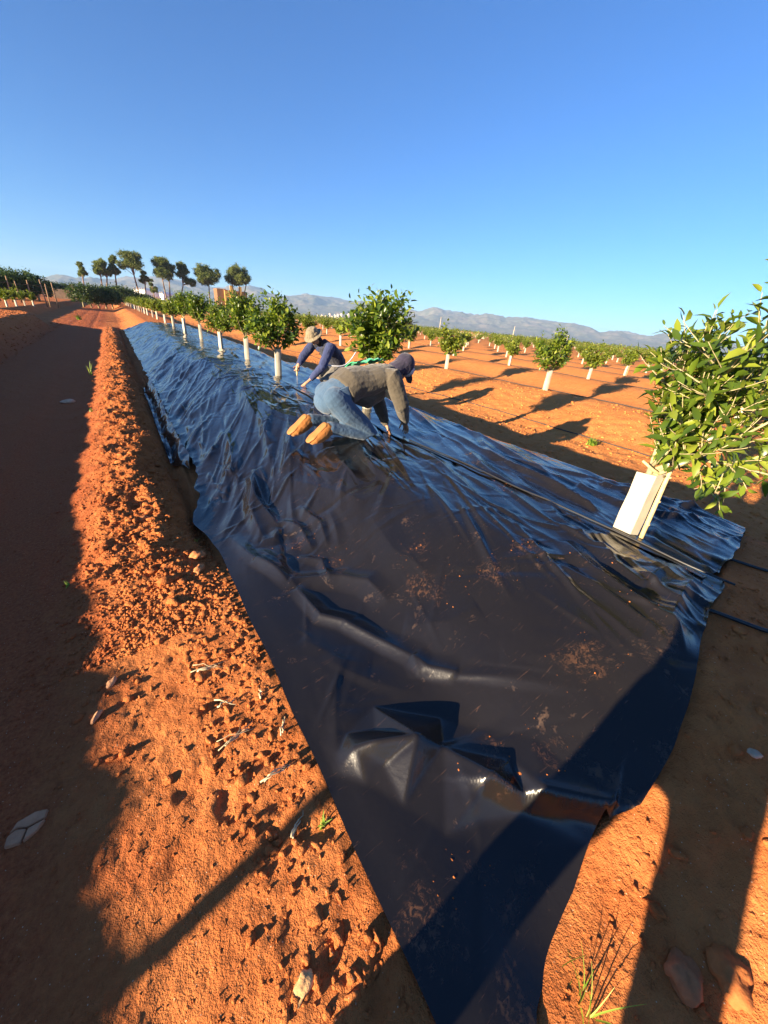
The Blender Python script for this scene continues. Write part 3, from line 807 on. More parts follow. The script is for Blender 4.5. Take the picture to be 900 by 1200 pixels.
go = link('far_guards', np_mesh('far_guards', Vg, Fg), M_guard, fo, False); tag(go, kind='stuff')
# ------------------------------------------------------------------ the far background
RIDGE = [(-40, .2), (-20, .45), (-12, .5), (-8, .7), (-5.56, 0.91), (-3.93, 1.49), (-2.68, 1.42), (-1.6, 1.4), (0.71, 1.51), (2.39, 1.96), (4.78, 2.33), (6.7, 2.39), (9.06, 2.4), (10.82, 2.15), (13.27, 2.32), (15.52, 2.74), (16.85, 2.51), (17.98, 2.05), (19.46, 1.81), (21.1, 2.12), (23.53, 2.45), (26.0, 2.37), (28.98, 2.2), (31.64, 2.23), (34.23, 1.95), (36.25, 1.71), (38.45, 1.9), (39.89, 2.42), (41.33, 2.13), (43.56, 1.91), (46.8, 2.17), (49.42, 1.92), (51.57, 2.05), (53.95, 1.94), (57.34, 1.94), (59.21, 1.68), (61.19, 1.27), (63.28, 1.45), (65.54, 1.18), (68.16, 1.53), (70.48, 1.18), (73.54, 1.13), (77.14, 0.83), (85, .7), (100, .5), (120, .3)]
def hills():
    az = np.radians(np.arange(-40, 120, .16)); rr = np.linspace(2900, 5200, 70)
    A, Rr = np.meshgrid(az, rr, indexing='ij')
    el = np.interp(np.degrees(A), [a for a, _ in RIDGE], [e for _, e in RIDGE])
    top = np.tan(np.radians(el))*4300
    t = (Rr-2900)/2300
    prof = np.where(t < .61, (t/.61)**1.35, 1-((t-.61)/.39)**2)
    X = Rr*np.sin(A); Y = Rr*np.cos(A)
    n = ridged(X/520, Y/520, 5, 101, .55)
    gully = ridged(X/210, Y/210, 3, 131, .5)
    spur = 1-np.abs(t-.61)/.61
    Z = top*prof+(prof*(1-np.exp(-((t-.61)/.10)**2)))*(n*52+gully*24-14)*np.clip(top/120, .3, 1)*np.clip(1.2-prof*.5, 0, 1)
    Z = np.maximum(Z, -2)
    Z = np.where(t > .985, -20, Z); Z = np.where(t < .01, -6, Z)
    return np_mesh('hills', np.stack([X.ravel(), Y.ravel(), Z.ravel()], 1), grid_faces(len(az), len(rr)))
t = NT('hillside'); p = t.coord()
c = t.ramp(t.noise(.006, 7, .68, p), [(.38, (.060, .070, .035)), (.52, (.12, .11, .065)), (.66, (.24, .18, .12))])
c = t.mix(.35, c, t.ramp(t.noise(.03, 5, .7, p), [(.35, (.05, .06, .03)), (.65, (.22, .17, .11))]))
M_hill = t.done(t.bsdf(c, .95, .05))
tag(link('hills', hills(), M_hill), 'long range of low dry mountains fading blue along the horizon', 'hills', kind='structure')

# pines on the skyline
M_pine = leaf_mat('pine_needles', (.050, .078, .024), (.110, .140, .036), (.20, .20, .055), .6, .25, .15)
M_pbark = simple_mat('pine_bark', (.20, .14, .10), .9, .1, .3, 2)
def pine(x, y, tops, zt, zb, hw, x_base, label, lobes=7, seed=1, leanT=0.0, dens=1.0):
    rng = np.random.default_rng(seed); z0 = land_z(x_base, y); hw = hw*1.32; zb = zb-.4
    root = empty('pine_tree', (x_base, y, z0)); tag(root, label, 'pine tree', 'pine trees on the skyline')
    H_ = zt-z0; hb = zb-z0; lines = []
    nt = tops
    for k in range(nt):
        xb = (k-(nt-1)/2)*.7; tx = (x-x_base)+(k-(nt-1)/2)*hw*.5
        P = np.array([[xb, 0, -.2], [xb+.2*tx+rng.normal(0, .15), rng.normal(0, .2), hb*.45], [xb*.5+.75*tx, 0, hb+.1*(H_-hb)], [tx, 0, H_-.35*(H_-hb)]])
        lines.append((P, [.28, .22, .16, .08]))
    C = []
    for k in range(lobes):
        a = rng.uniform(0, 2*PI); f = rng.uniform(0, 1)**.6; q = rng.uniform(0, 1)
        zz = hb+(H_-hb)*(.22+.60*q); rad = hw*(.70*f)*(1.12-.5*q)
        c_ = np.array([(x-x_base)+rad*math.cos(a), rad*math.sin(a), zz]); r_ = hw*rng.uniform(.34, .52)
        C.append((c_, r_))
        st = lines[k % nt][0][2]
        lines.append((np.array([st, (st+c_)/2+[0, 0, -.1], c_]), [.09, .06, .03]))
    C.append((np.array([(x-x_base), 0, H_-hw*.38]), hw*.42))
    Pp, Dd, Nn, Ss = [], [], [], []
    for (c_, r_) in C:
        m = int(240*dens*r_**1.2)+90
        # clumps of needles inside each bough
        cc = rng.normal(0, 1, (26, 3)); cc /= np.linalg.norm(cc, axis=1)[:, None]; cc *= rng.uniform(.35, 1, (26, 1))**.5*r_; cc[:, 2] *= .62
        id_ = rng.integers(0, 26, m*3)
        o = rng.normal(0, 1, (m*3, 3))*r_*.15
        pos = c_+cc[id_]+o
        dv = unit(np.array([0, 0, .5]))+rng.normal(0, .7, (m*3, 3))
        Pp.append(pos); Dd.append(dv); Nn.append(rng.normal(0, 1, (m*3, 3))); Ss.append(rng.uniform(.22, .48, m*3))
    link('crown', leaves_lo('crown', np.concatenate(Pp), np.concatenate(Dd), np.concatenate(Nn), np.concatenate(Ss), .45, rng), M_pine, root, False)
    Vt, Ft = tubes(lines, 7); link('trunk', np_mesh('trunk', Vt, Ft), M_pbark, root)
pine(-4.6, 150, 1, 9.5, 5.4, 1.25, -5.0, 'small isolated round-topped pine, leftmost on the skyline', 5, 1)
pine(.6, 150, 2, 11.0, 6.2, 2.2, -.4, 'twin-trunked pine standing between the small isolated pine and the tallest pair', 8, 2)
pine(3.6, 152, 1, 12.4, 7.2, 1.5, 2.4, 'slender pine with a narrow crown beside the twin-trunked pine', 6, 3)
pine(7.8, 150, 1, 13.9, 7.6, 2.8, 8.6, 'tallest pine, ragged open crown on a leaning bare trunk', 9, 4, dens=.8)
pine(10.8, 153, 1, 9.6, 5.4, 1.4, 10.0, 'low dark pine tucked against the right of the tallest ragged pine', 5, 14)
pine(16.3, 150, 2, 13.7, 7.2, 2.9, 16.2, 'broad dense pine left of the pair above the white roofs', 9, 5)
pine(21.8, 152, 1, 13.4, 6.6, 2.2, 19.4, 'tall drooping pine right against the broad dense pine', 8, 6)
pine(28.8, 150, 1, 12.8, 8.0, 3.5, 28.3, 'flat umbrella pine left of the yellow house', 9, 7)
pine(38.6, 151, 3, 14.1, 9.0, 4.0, 38.4, 'rounded umbrella pine over the yellow house', 10, 8)
pine(14.0, 170, 1, 8.2, 4.0, 1.0, 14.0, 'narrow young conifer standing pale behind the broad dense pine', 5, 9)
# lone broad tree far right
pine(111.2, 150, 1, 3.9, 1.0, 2.4, 111.2, 'lone dark rounded tree beyond the field, below the mountain peak', 5, 12)

# buildings
M_ochre = simple_mat('ochre_render', (.46, .29, .09), .9, .1, .10, .6)
M_brick = simple_mat('brick_wall', (.20, .11, .06), .9, .1, .15, 2)
M_roof = simple_mat('roof_tile', (.34, .17, .09), .85, .2, .2, 3)
M_dark = simple_mat('dark_opening', (.03, .03, .03), .5, .3, .1, 3)
M_white = simple_mat('white_cover', (.80, .80, .78), .6, .3, .05, .3)
M_beige = simple_mat('beige_render', (.50, .42, .30), .9, .1, .15, 1)
def house(loc, wx, wy, h, wall, label, wins=4, gable=True, name='house', roofm=None, rz=0):
    root = empty(name, loc, rz); tag(root, label, 'building')
    link('wall', box_mesh('wall', [((0, 0, h/2), (wx/2, wy/2, h/2), 0, 0)]), wall, root, False)
    if gable:
        o = .3; V = [(-wx/2-o, -wy/2-o, h+.003), (wx/2+o, -wy/2-o, h+.003), (wx/2+o, wy/2+o, h+.003), (-wx/2-o, wy/2+o, h+.003), (-wx/2-o, 0, h+wy*.22), (wx/2+o, 0, h+wy*.22)]
        me = bpy.data.meshes.new('roof'); me.from_pydata(V, [], [(0, 1, 5, 4), (2, 3, 4, 5), (0, 4, 3), (1, 2, 5), (3, 2, 1, 0)]); me.update()
    else:
        me = box_mesh('roof', [((0, 0, h+.10), (wx/2+.15, wy/2+.15, .10), 0, 0)])
    link('roof', me, roofm or M_roof, root, False)
    for k in range(wins):
        x = -wx/2+wx*(k+.5)/wins
        link('window', box_mesh('window', [((x, -wy/2-.02, h*.55), (wx/wins*.2, .05, h*.16), 0, 0)]), M_dark, root, False)
    link('door', box_mesh('door', [((wx*.08, -wy/2-.03, 1.05), (.55, .05, 1.05), 0, 0)]), M_roof, root, False)
    return root
hs = house((41.6, 172, land_z(41, 172)), 8.2, 7, 7.4, M_ochre, 'tall ochre yellow house half hidden below the rounded umbrella pine', 4, False)
link('side_wing', box_mesh('side_wing', [((-5.0, .4, 3.9), (1.6, 3, 3.9), 0, 0)]), M_brick, hs, False)
link('pillar', box_mesh('pillar', [((-1.6, -3.7, 4.6), (.5, .25, 4.6), 0, 0)]), M_ochre, hs, False)
link('pillar', box_mesh('pillar', [((1.6, -3.7, 4.6), (.5, .25, 4.6), 0, 0)]), M_ochre, hs, False)
house((93, 92, land_z(93, 92)-.6), 8, 4, 1.9, M_beige, 'low beige farm shed far off behind the field rows', 3, False, 'shed', rz=-.7)
def greenhouse(x, y, z, L, wd, label, rz=.35):
    root = empty('greenhouse', (x, y, z), rz); tag(root, label, 'greenhouse')
    V = []; F = []; n = 10; m = 5
    for k in range(m*n+1):
        a = k/n; yy = -wd/2+wd*k/(m*n); zz = 4.2+1.6*abs(math.sin(PI*a))
        V += [(-L/2, yy, zz), (L/2, yy, zz)]
    for k in range(m*n): F.append((2*k, 2*k+1, 2*k+3, 2*k+2))
    me = bpy.data.meshes.new('roof_cover'); me.from_pydata(V, [], F); me.update(); link('roof_cover', me, M_white, root)
    link('side_wall', box_mesh('side_wall', [((0, 0, 2.1), (L/2, wd/2-.01, 2.08), 0, 0)]), M_white, root, False)
greenhouse(27, 400, 4.5, 9, 16, 'white greenhouse roofs glimpsed behind the tallest ragged pine', .5)
greenhouse(40, 396, 3.2, 10, 12, 'white greenhouse roof seen between the trunks of the broad dense pine', .5)
greenhouse(52, 405, 1.5, 16, 12, 'long low white greenhouse seen just left of the umbrella pines', .3)
# little town at the foot of the mountains
rng = np.random.default_rng(8)
tn = []
for k in range(70):
    a = math.radians(rng.uniform(24, 34)); d = rng.uniform(2700, 2950); hh = rng.uniform(5, 11); ww = rng.uniform(5, 14)
    x, y = d*math.sin(a), d*math.cos(a); tn.append(((x, y, rng.uniform(4, 44)*(1-abs(math.degrees(a)-29)/6)), (ww/2, ww/2, hh), a, 0))
tw = link('far_town', box_mesh('far_town', tn), M_beige, None, False); tag(tw, 'pale specks of a distant town at the foot of the mountains', 'town', kind='stuff')
# poles
for (x, y, h, lab) in [(110.6, 90, 4.4, 'thin pale utility pole right of the beige shed'), (104.2, 120, 5.6, 'thin utility pole far off near the lone dark tree'), (123, 78, 3.4, 'short distant pole towards the right end of the far field')]:
    r_ = empty('utility_pole', (x, y, land_z(x, y))); tag(r_, lab, 'pole')
    V2, F2 = tubes([(np.array([[0, 0, -.3], [0, 0, h*.5], [.03, 0, h]]), [.13, .11, .08])], 7); link('pole', np_mesh('pole', V2, F2), M_beige, r_)
    link('crossarm', box_mesh('crossarm', [((0, 0, h-.25), (.5, .05, .05), .6, 0)]), M_beige, r_, False)

# mature groves at the left and round the gate
M_grove = leaf_mat('grove_leaf', (.022, .050, .010), (.045, .085, .014), (.10, .13, .024), .45, .15, .35)
def grove_tree(seed):
    rng = np.random.default_rng(seed); root = empty('grove_tree')
    th = rng.uniform(0, 2*PI, 3200); cph = rng.uniform(-.75, 1, 3200); sp = np.sqrt(1-cph**2)
    rr = rng.uniform(.55, 1, 3200)**.5*(1+.16*np.sin(3*th+seed)+.12*np.sin(5*th+4*cph))*(1+.22*gn(th*1.6, cph*3, seed))
    P = np.stack([1.45*rr*np.cos(th)*sp, 1.45*rr*np.sin(th)*sp, 1.55+1.25*rr*cph], 1)
    D = rng.normal(0, 1, (3200, 3)); D[:, 2] *= .6
    link('crown', leaves_lo('crown', P, D, rng.normal(0, .6, (3200, 3))+[0, 0, 1], rng.uniform(.12, .24, 3200), .6, rng), M_grove, root, False)
    Vt, Ft = tubes([(np.array([[0, 0, -.1], [.05, 0, .5], [0, .05, 1.2]]), [.12, .10, .06])], 6); link('trunk', np_mesh('trunk', Vt, Ft), M_bark, root)
    return root
GP = [grove_tree(60+i) for i in range(3)]; gused = set()
def putg(x, y, s, lab):
    p_ = GP[random.randrange(3)]
    if len(gused) < 3: p_ = GP[len(gused)]
    if p_.name in gused: o = copy_tree(p_)
    else: o = p_; gused.add(p_.name)
    o.location = (x, y, ground_z(x, y)-.05); o.scale = (1, 1, s); o.rotation_euler.z = random.uniform(0, 6)
    tag(o, lab, 'tree', 'mature trees of the left grove')
for k in range(7): putg(-14.2+k*1.30, 59.5+.5*math.sin(k*2)+k*.35, .98*(1-.008*k), f'mature citrus tree in the front line of the left grove, {ORD[k]} from its left end')
for k in range(6): putg(-15.0+k*1.5, 64+.5*math.sin(k)+k*.3, 1.06, f'mature citrus tree in the back line of the left grove, {ORD[k]} from its left end')
for k in range(5): putg(-2.9+k*.85, 72+k*.8, 1.02, f'dense citrus tree in the dark hedge between the gate pillars, {ORD[k]} from the left pillar')
for k in range(5): putg(1.3+k*1.25, 84+k*2.0, 1.06-.03*k, f'dense citrus tree behind the right gate pillar and the plastic row, {ORD[k]} from the pillar')
for k in range(4): putg(-9.6+k*1.25, 108+k*.6, 1.0, f'citrus tree showing above the low beige wall, {ORD[k]} from its left end')
# gate pillars and low wall
M_pil = simple_mat('pillar_block', (.33, .25, .16), .9, .1, .2, 3, .01, 8)
for (x, lab) in [(-5.15, 'square rendered gate pillar left of the dark hedge'), (1.08, 'square rendered gate pillar at the head of the plastic row')]:
    r_ = empty('gate_pillar', (x, 100, land_z(x, 100))); tag(r_, lab, 'pillar')
    link('shaft', box_mesh('shaft', [((0, 0, 1.22), (.27, .27, 1.32), .05, 0)]), M_pil, r_, False)
    link('cap', box_mesh('cap', [((0, 0, 2.59), (.32, .32, .05), .05, 0)]), M_beige, r_, False)
tag(link('low_wall', box_mesh('low_wall', [((-7.0, 101, land_z(-7, 101)+.75), (1.3, .12, .85), .03, 0)]), M_pil, None, False), 'low beige block wall left of the left gate pillar', 'wall')
# wire fence with wooden posts at the far left
fr = empty('wire_fence', (-6.5, 48, land_z(-6.5, 48))); tag(fr, 'wire fence on weathered wooden posts behind the four small trees at far left', 'fence')
fx = [-8.4, -7.6, -6.85, -6.3, -5.6, -4.65, -4.45, -3.9]
for k, x in enumerate(fx):
    V2, F2 = tubes([(np.array([[x+6.5, k*.15, -.2], [x+6.5+.05*((-1)**k), k*.15, 1.65+.15*(k % 3)]]), [.055, .045])], 6); link('post', np_mesh('post', V2, F2), M_wood, fr)
for z in (.5, 1.0, 1.45):
    V2, F2 = tubes([(np.array([[x+6.5, k*.15, z-.02*(k % 2)] for k, x in enumerate(fx)]), [.008]*len(fx))], 4); link('wire', np_mesh('wire', V2, F2), M_pil, fr)
# four young trees on the left bed
for k, (x, y) in enumerate([(-5.40, 35.6), (-5.30, 38.2), (-5.2, 41.0), (-5.05, 44.0)]):
    put(los[k % 5], x, y, ground_z(x, y)-.02, f'young citrus tree left of the dirt track, {ORD[k]} of four from the left', 'four young trees left of the track', random.uniform(0, 6), .95)
# ------------------------------------------------------------------ clods, stones, hoses, twigs, weeds
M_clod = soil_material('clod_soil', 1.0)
def ico(sub):
    bm = bmesh.new(); bmesh.ops.create_icosphere(bm, subdivisions=sub, radius=1); V = np.array([v.co[:] for v in bm.verts]); F = np.array([[v.index for v in f.verts] for f in bm.faces]); bm.free(); return V, F
IV1, IF1 = ico(1); IV2, IF2 = ico(2)
def clods(n, fx, fy, size, iv, if_, rng, keep=None, zf=None):
    x = fx(n); y = fy(n); s = size(n)
    if keep is not None:
        k = keep(x, y); x, y, s = x[k], y[k], s[k]
    n = len(x); z = soil(x, y) if zf is None else np.array([zf(a, b) for a, b in zip(x, y)])
    dirs = iv[None]*np.ones((n, 1, 1))
    # every clod gets its own lumps
    ph = rng.uniform(0, 50, (n, 1)); m = 1+.30*gn(dirs[..., 0]*1.6+ph, dirs[..., 1]*1.6+dirs[..., 2], 7)+.22*gn(dirs[..., 2]*2.9+ph, dirs[..., 0]*2.9, 8)
    m = m+.17*rng.normal(0, 1, m.shape); m = np.clip(m, .45, 1.7)
    P = dirs*m[..., None]*s[:, None, None]*rng.uniform(.5, 1.35, (n, 1, 3))
    a = rng.uniform(0, 2*PI, n); ca, sa = np.cos(a)[:, None], np.sin(a)[:, None]
    X = P[..., 0]*ca-P[..., 1]*sa+x[:, None]; Y = P[..., 0]*sa+P[..., 1]*ca+y[:, None]; Z = P[..., 2]*.62+z[:, None]+s[:, None]*.10
    V = np.stack([X, Y, Z], -1).reshape(-1, 3); F = (np.arange(n)*len(iv))[:, None, None]+if_[None]
    return V, F.reshape(-1, 3)
rng = np.random.default_rng(77)
def in_sheet(x, y):
    ye = np.interp(x, [.25, .331, .555, 1.022, 1.104, 1.32, 1.749, 2.035, 2.346, 2.9, 4.1], [-.28, -.22, -.085, .030, -.002, .030, .142, .20, .245, .34, .52])
    return (x > np.where(y > 3, .34, .30)) & (x < 3.9) & (y > ye-.03) & (y < 27.6)
Vs, Fs, off = [], [], 0
def addc(V, F):
    global off
    Vs.append(V); Fs.append(F+off); off += len(V)
tri = lambda c, w_: (lambda n: rng.normal(c, w_, n))
# big and medium clods of the berm
addc(*clods(1000, tri(-.10, .17), lambda n: 1.9+rng.random(n)**1.6*24, lambda n: .007+.036*rng.random(n)**3.2, IV2, IF2, rng, lambda x, y: ~in_sheet(x, y) & (x > -.6) & ((y > 2.6) | (x > -.12))))
addc(*clods(16000, tri(-.10, .21), lambda n: 1.7+rng.random(n)**1.7*20, lambda n: .004+.010*rng.random(n)**1.8, IV1, IF1, rng, lambda x, y: ~in_sheet(x, y) & (x > -.7)))
# crumbs on the flat foreground left of the sheet
addc(*clods(6000, lambda n: rng.uniform(-1.2, .36, n), lambda n: -.2+rng.random(n)**1.3*4, lambda n: .0018+.0042*rng.random(n)**3, IV1, IF1, rng, lambda x, y: ~in_sheet(x, y)))
for (sx, sy, sr) in SPILLS:
    addc(*clods(16, lambda n: sx+rng.normal(0, sr*1.1+.02, n), lambda n: sy+rng.normal(0, sr*1.1+.02, n), lambda n: .0012+.0040*rng.random(n)**3, IV1, IF1, rng, lambda x, y: (x > .4) & (x < 2.4) & (y > .15), film_z))
addc(*clods(2200, lambda n: rng.uniform(-.5, .36, n), lambda n: .9+rng.random(n)*2.2, lambda n: .004+.016*rng.random(n)**3, IV2, IF2, rng, lambda x, y: ~in_sheet(x, y) & (rng.random(len(x)) < sm(.9, 2.6, y)*sm(-.6, .1, x)+.1)))
addc(*clods(700, lambda n: rng.uniform(.0, .34, n), lambda n: .0+rng.random(n)*2.3, lambda n: .005+.014*rng.random(n)**2.5, IV2, IF2, rng, lambda x, y: ~in_sheet(x, y)))
# near right corner
addc(*clods(3500, lambda n: rng.uniform(.5, 3.6, n), lambda n: rng.uniform(-.75, .6, n), lambda n: .002+.007*rng.random(n)**3, IV1, IF1, rng, lambda x, y: ~in_sheet(x, y)))
addc(*clods(260, lambda n: rng.uniform(.5, 2.6, n), lambda n: rng.uniform(-.7, .3, n), lambda n: .008+.016*rng.random(n)**2.5, IV2, IF2, rng, lambda x, y: ~in_sheet(x, y)))
# furrow and first row of the field, left mound
addc(*clods(4500, lambda n: rng.uniform(3.9, 9.5, n), lambda n: .3+rng.random(n)**1.5*16, lambda n: .008+.026*rng.random(n)**3, IV1, IF1, rng))
addc(*clods(2500, lambda n: rng.uniform(-4.5, -2.3, n), lambda n: 8+rng.random(n)*22, lambda n: .012+.03*rng.random(n)**3, IV1, IF1, rng))
addc(*clods(3500, lambda n: rng.uniform(-2.3, -.5, n), lambda n: .2+rng.random(n)**1.5*14, lambda n: .002+.009*rng.random(n)**4, IV1, IF1, rng))
co = link('soil_clods', np_mesh('soil_clods', np.concatenate(Vs), np.concatenate(Fs)), M_clod, None, False)
tag(co, 'loose orange-red soil clods and crumbs thrown up along the sheet and across the ground', 'soil clods', kind='stuff')

def stone(x, y, s, sq, col, lab, name='stone', sink=.25, seed=0, rz=0, cat='stone', facet=False):
    rg = np.random.default_rng(seed+100); V, F = ico(3)
    m = 1+(.07*rg.normal(0, 1, len(V)) if facet else 0)+.34*gn(V[:, 0]*1.2+seed, V[:, 1]*1.2+V[:, 2]*.7, 9)+.12*gn(V[:, 2]*3+seed, V[:, 0]*3+V[:, 1], 10)+.05*gn(V[:, 0]*7, V[:, 1]*7+V[:, 2]*5+seed, 11)
    P = V*m[:, None]*np.array(s); 
    o = link(name, np_mesh(name, P, F), simple_mat('stone_surface', col, .85, .2, .22, 30, .004, 60), None, not facet)
    o.location = (x, y, ground_z(x, y)+s[2]*(1-sink)-s[2]*.3); o.rotation_euler = (random.uniform(-.1, .1), random.uniform(-.1, .1), rz); tag(o, lab, cat)
tan = (.52, .34, .20)
stone(-.848, 7.97, (.10, .07, .035), 0, (.60, .36, .22), 'flat pale stone alone on the shaded track far from the camera', seed=1)
stone(.087, .275, (.034, .020, .012), 0, (.62, .36, .16), 'small pale yellow stone at the bottom edge left of the sheet', seed=3, rz=.6)
stone(1.47, -.129, (.022, .016, .008), 0, (.42, .30, .20), 'flat oval pebble on the shaded soil right of the sheet corner', seed=4, rz=-.8)
stone(.985, -.30, (.055, .045, .034), 0, (.40, .13, .038), 'large crumbly earth lump at the lower right between two shadows', 'earth_lump', .75, 5, .4, 'earth lump', True)
stone(.90, -.245, (.045, .04, .03), 0, (.38, .14, .055), 'dark earth lump leaning on the large crumbly one', 'earth_lump', .7, 15, .9, 'earth lump', True)
stone(-.31, 1.554, (.030, .016, .013), 0, (.55, .28, .14), 'small upright orange stone in the sunlit strip', seed=6, rz=.9)
stone(-.363, 1.397, (.030, .012, .012), 0, (.55, .28, .14), 'thin leaning orange stone at the shadow edge below the small upright one', seed=7, rz=.9)
stone(.19, 2.40, (.045, .038, .035), 0, (.50, .19, .07), 'rounded clod beside the sheet edge, larger than its neighbours', 'earth_lump', .3, 8, .3, 'earth lump', True)
stone(-.08, 3.02, (.035, .03, .026), 0, (.50, .19, .07), 'egg-shaped clod on the left foot of the berm', 'earth_lump', .3, 9, .3, 'earth lump', True)
stone(.17, 2.22, (.055, .030, .022), 0, (.52, .20, .075), 'long clod touching the left edge of the plastic sheet', 'earth_lump', .3, 10, 1.1, 'earth lump', True)
# cracked flat stone on the shaded track: three plates
fs = empty('cracked_stone', (-.551, 1.085, ground_z(-.551, 1.085))); tag(fs, 'flat pinkish stone cracked into plates, lying on the shaded track', 'stone')
M_pl = simple_mat('plate_stone', (.48, .22, .11), .85, .2, .18, 25, .003, 60)
for poly in [[(-.055, -.035), (-.012, -.045), (.0, -.005), (-.03, .010), (-.052, -.002)], [(-.006, -.045), (.030, -.030), (.050, .0), (.004, -.006)], [(-.048, .004), (-.028, .015), (.002, .0), (.050, .005), (.056, .032), (.02, .044), (-.03, .036)]]:
    bm = bmesh.new(); vs = [bm.verts.new((x*.95, y*.95, 0)) for x, y in poly]; f = bm.faces.new(vs); r_ = bmesh.ops.extrude_face_region(bm, geom=[f])
    for v in r_['geom']:
        if isinstance(v, bmesh.types.BMVert): v.co.z += .014; v.co.x *= .96; v.co.y *= .96
    bmesh.ops.bevel(bm, geom=bm.edges[:], offset=.002, segments=2, affect='EDGES'); bmesh.ops.recalc_face_normals(bm, faces=bm.faces)
    me = bpy.data.meshes.new('plate'); bm.to_mesh(me); bm.free(); link('plate', me, M_pl, fs, False)

# hoses
M_hose = simple_mat('black_hose', (.018, .018, .020), .42, .5, .2, 30)
M_drip = simple_mat('drip_line', (.05, .04, .035), .6, .3, .2, 30)
def hose(pts, r, name, lab, m, surf=None, cat='hose', group=None):
    P = np.array(pts, float); t = np.linspace(0, 1, len(P)); n = max(30, int(sum(np.hypot(*(P[1:, :2]-P[:-1, :2]).T))*14)); n = min(n, 900)
    tt = np.linspace(0, 1, n); Q = np.stack([np.interp(tt, t, P[:, k]) for k in range(P.shape[1])], 1)
    for _ in range(8 if n > 60 else 3): Q[1:-1] = (Q[:-2]+Q[1:-1]*2+Q[2:])/4
    if P.shape[1] == 2:
        z = np.array([surf(a, b) for a, b in Q])
        for _ in range(10): z[1:-1] = np.maximum(z[1:-1], (z[:-2]+z[2:])/2)
        Q = np.concatenate([Q, z[:, None]+r*.9], 1)
    V2, F2 = tubes([(Q, [r]*n)], 8); o = link(name, np_mesh(name, V2, F2), m); tag(o, lab, cat, group); return o
hose([(2.9, -.62), (2.6, -.32), (2.30, -.08), (2.14, .02), (2.10, .20), (2.08, .26)], .0095, 'hose', 'black irrigation hose emerging from under the left sheet onto the shaded soil', M_hose, lambda x, y: ground_z(x, y))
hose([(3.5, -.45), (3.1, .0), (2.92, .18), (2.86, .36)], .0085, 'hose', 'second thinner black hose running out from under the right sheet corner', M_hose, lambda x, y: ground_z(x, y))
hose([(2.44, .22), (2.40, .42), (2.40, .66), (2.405, .95), (2.38, 1.3), (2.385, 1.62), (2.42, 2.2), (2.40, 3.0)], .0065, 'hose', 'black drip hose lying in the seam between the two sheets', M_hose, lambda x, y: max(film_z(x, y), land_z(x, y)+.03))
for r_ in range(5):
    x0 = 9.5+6.0*r_+.18
    pts = [(x0+.06*math.sin(k*.9), 1.2+k*2.2) for k in range(12)]
    hose(pts, .011, 'drip_line', f'thin dark drip line along the {RN[r_]} field row right of the plastic', M_drip, lambda x, y: ground_z(x, y)+.002, 'hose', 'drip lines in the field')
hose([(6.9+.10*math.sin(k*.8), 1.6+k*1.4) for k in range(14)], .010, 'drip_line', 'thin hose trailing over bare soil between the plastic and the nearest field row', M_drip, lambda x, y: ground_z(x, y)+.002, 'hose', 'drip lines in the field')

# stakes
def stake(x, y, h, lab, r=.018, lean=(0, 0)):
    bm = bmesh.new(); bmesh.ops.create_cube(bm, size=2)
    bmesh.ops.transform(bm, matrix=Matrix.Diagonal((r, r*.7, h/2+.08, 1)), verts=bm.verts); bmesh.ops.bevel(bm, geom=bm.edges[:], offset=.002, segments=1, affect='EDGES')
    for v in bm.verts:
        if v.co.z > 0: v.co.x += lean[0]; v.co.y += lean[1]
    me = bpy.data.meshes.new('wooden_stake'); bm.to_mesh(me); bm.free(); o = link('wooden_stake', me, M_wood, None, False)
    o.location = (x, y, ground_z(x, y)+h/2-.06); tag(o, lab, 'stake')
stake(5.70, 1.10, .62, 'split wooden stake standing in the shaded furrow behind the nearest tree', .024)
stake(-3.05, 2.05, .28, 'short wooden stake on the bank left of the track, casting the upper thin shadow', .02)
stake(-3.0, .16, .30, 'short wooden stake on the bank left of the track, casting the lower shadow', .035)

# dry stems pulled from the soil
M_stem = simple_mat('dry_stem', (.60, .50, .30), .7, .2, .25, 60)
def stem(x, y, a, L, lab, k=3):
    rg = np.random.default_rng(int(abs(x*1000+y*77))+1); ls = []
    for j in range(k):
        aa = a+rg.normal(0, .35); l_ = L*rg.uniform(.5, 1); P = []
        for q in range(7):
            s_ = (q/6-.5)*l_; P.append([math.cos(aa)*s_+rg.normal(0, .004), math.sin(aa)*s_+rg.normal(0, .004), .012+.006*j+.012*math.sin(q)*rg.random()])
        ls.append((np.array(P), np.linspace(.0042, .0014, 7)*(1-.2*j)))
    V2, F2 = tubes(ls, 6); o = link('dry_stem', np_mesh('dry_stem', V2, F2), M_stem); o.location = (x, y, ground_z(x, y)+.003); tag(o, lab, 'dry stem', 'dry stems beside the sheet')
stem(.07, 1.40, -.1, .17, 'pale dry stems beside the sheet, uppermost of the near bundles', 4)
stem(.10, 1.16, .1, .12, 'short dry twigs between the uppermost bundle and the forked one', 3)
stem(.10, 1.00, .35, .17, 'forked bundle of whitish dry stems against a dark hollow', 5)
stem(.19, .78, .1, .11, 'thick curled dry stem close to the sheet edge', 4)
stem(.20, .60, .5, .09, 'thin dry twigs below the curled stem', 3)
stem(.27, .93, 1.1, .09, 'bent dry twig touching the sheet edge', 2)
stem(.24, 1.12, 1.3, .08, 'crooked splinter of wood beside the sheet', 2)

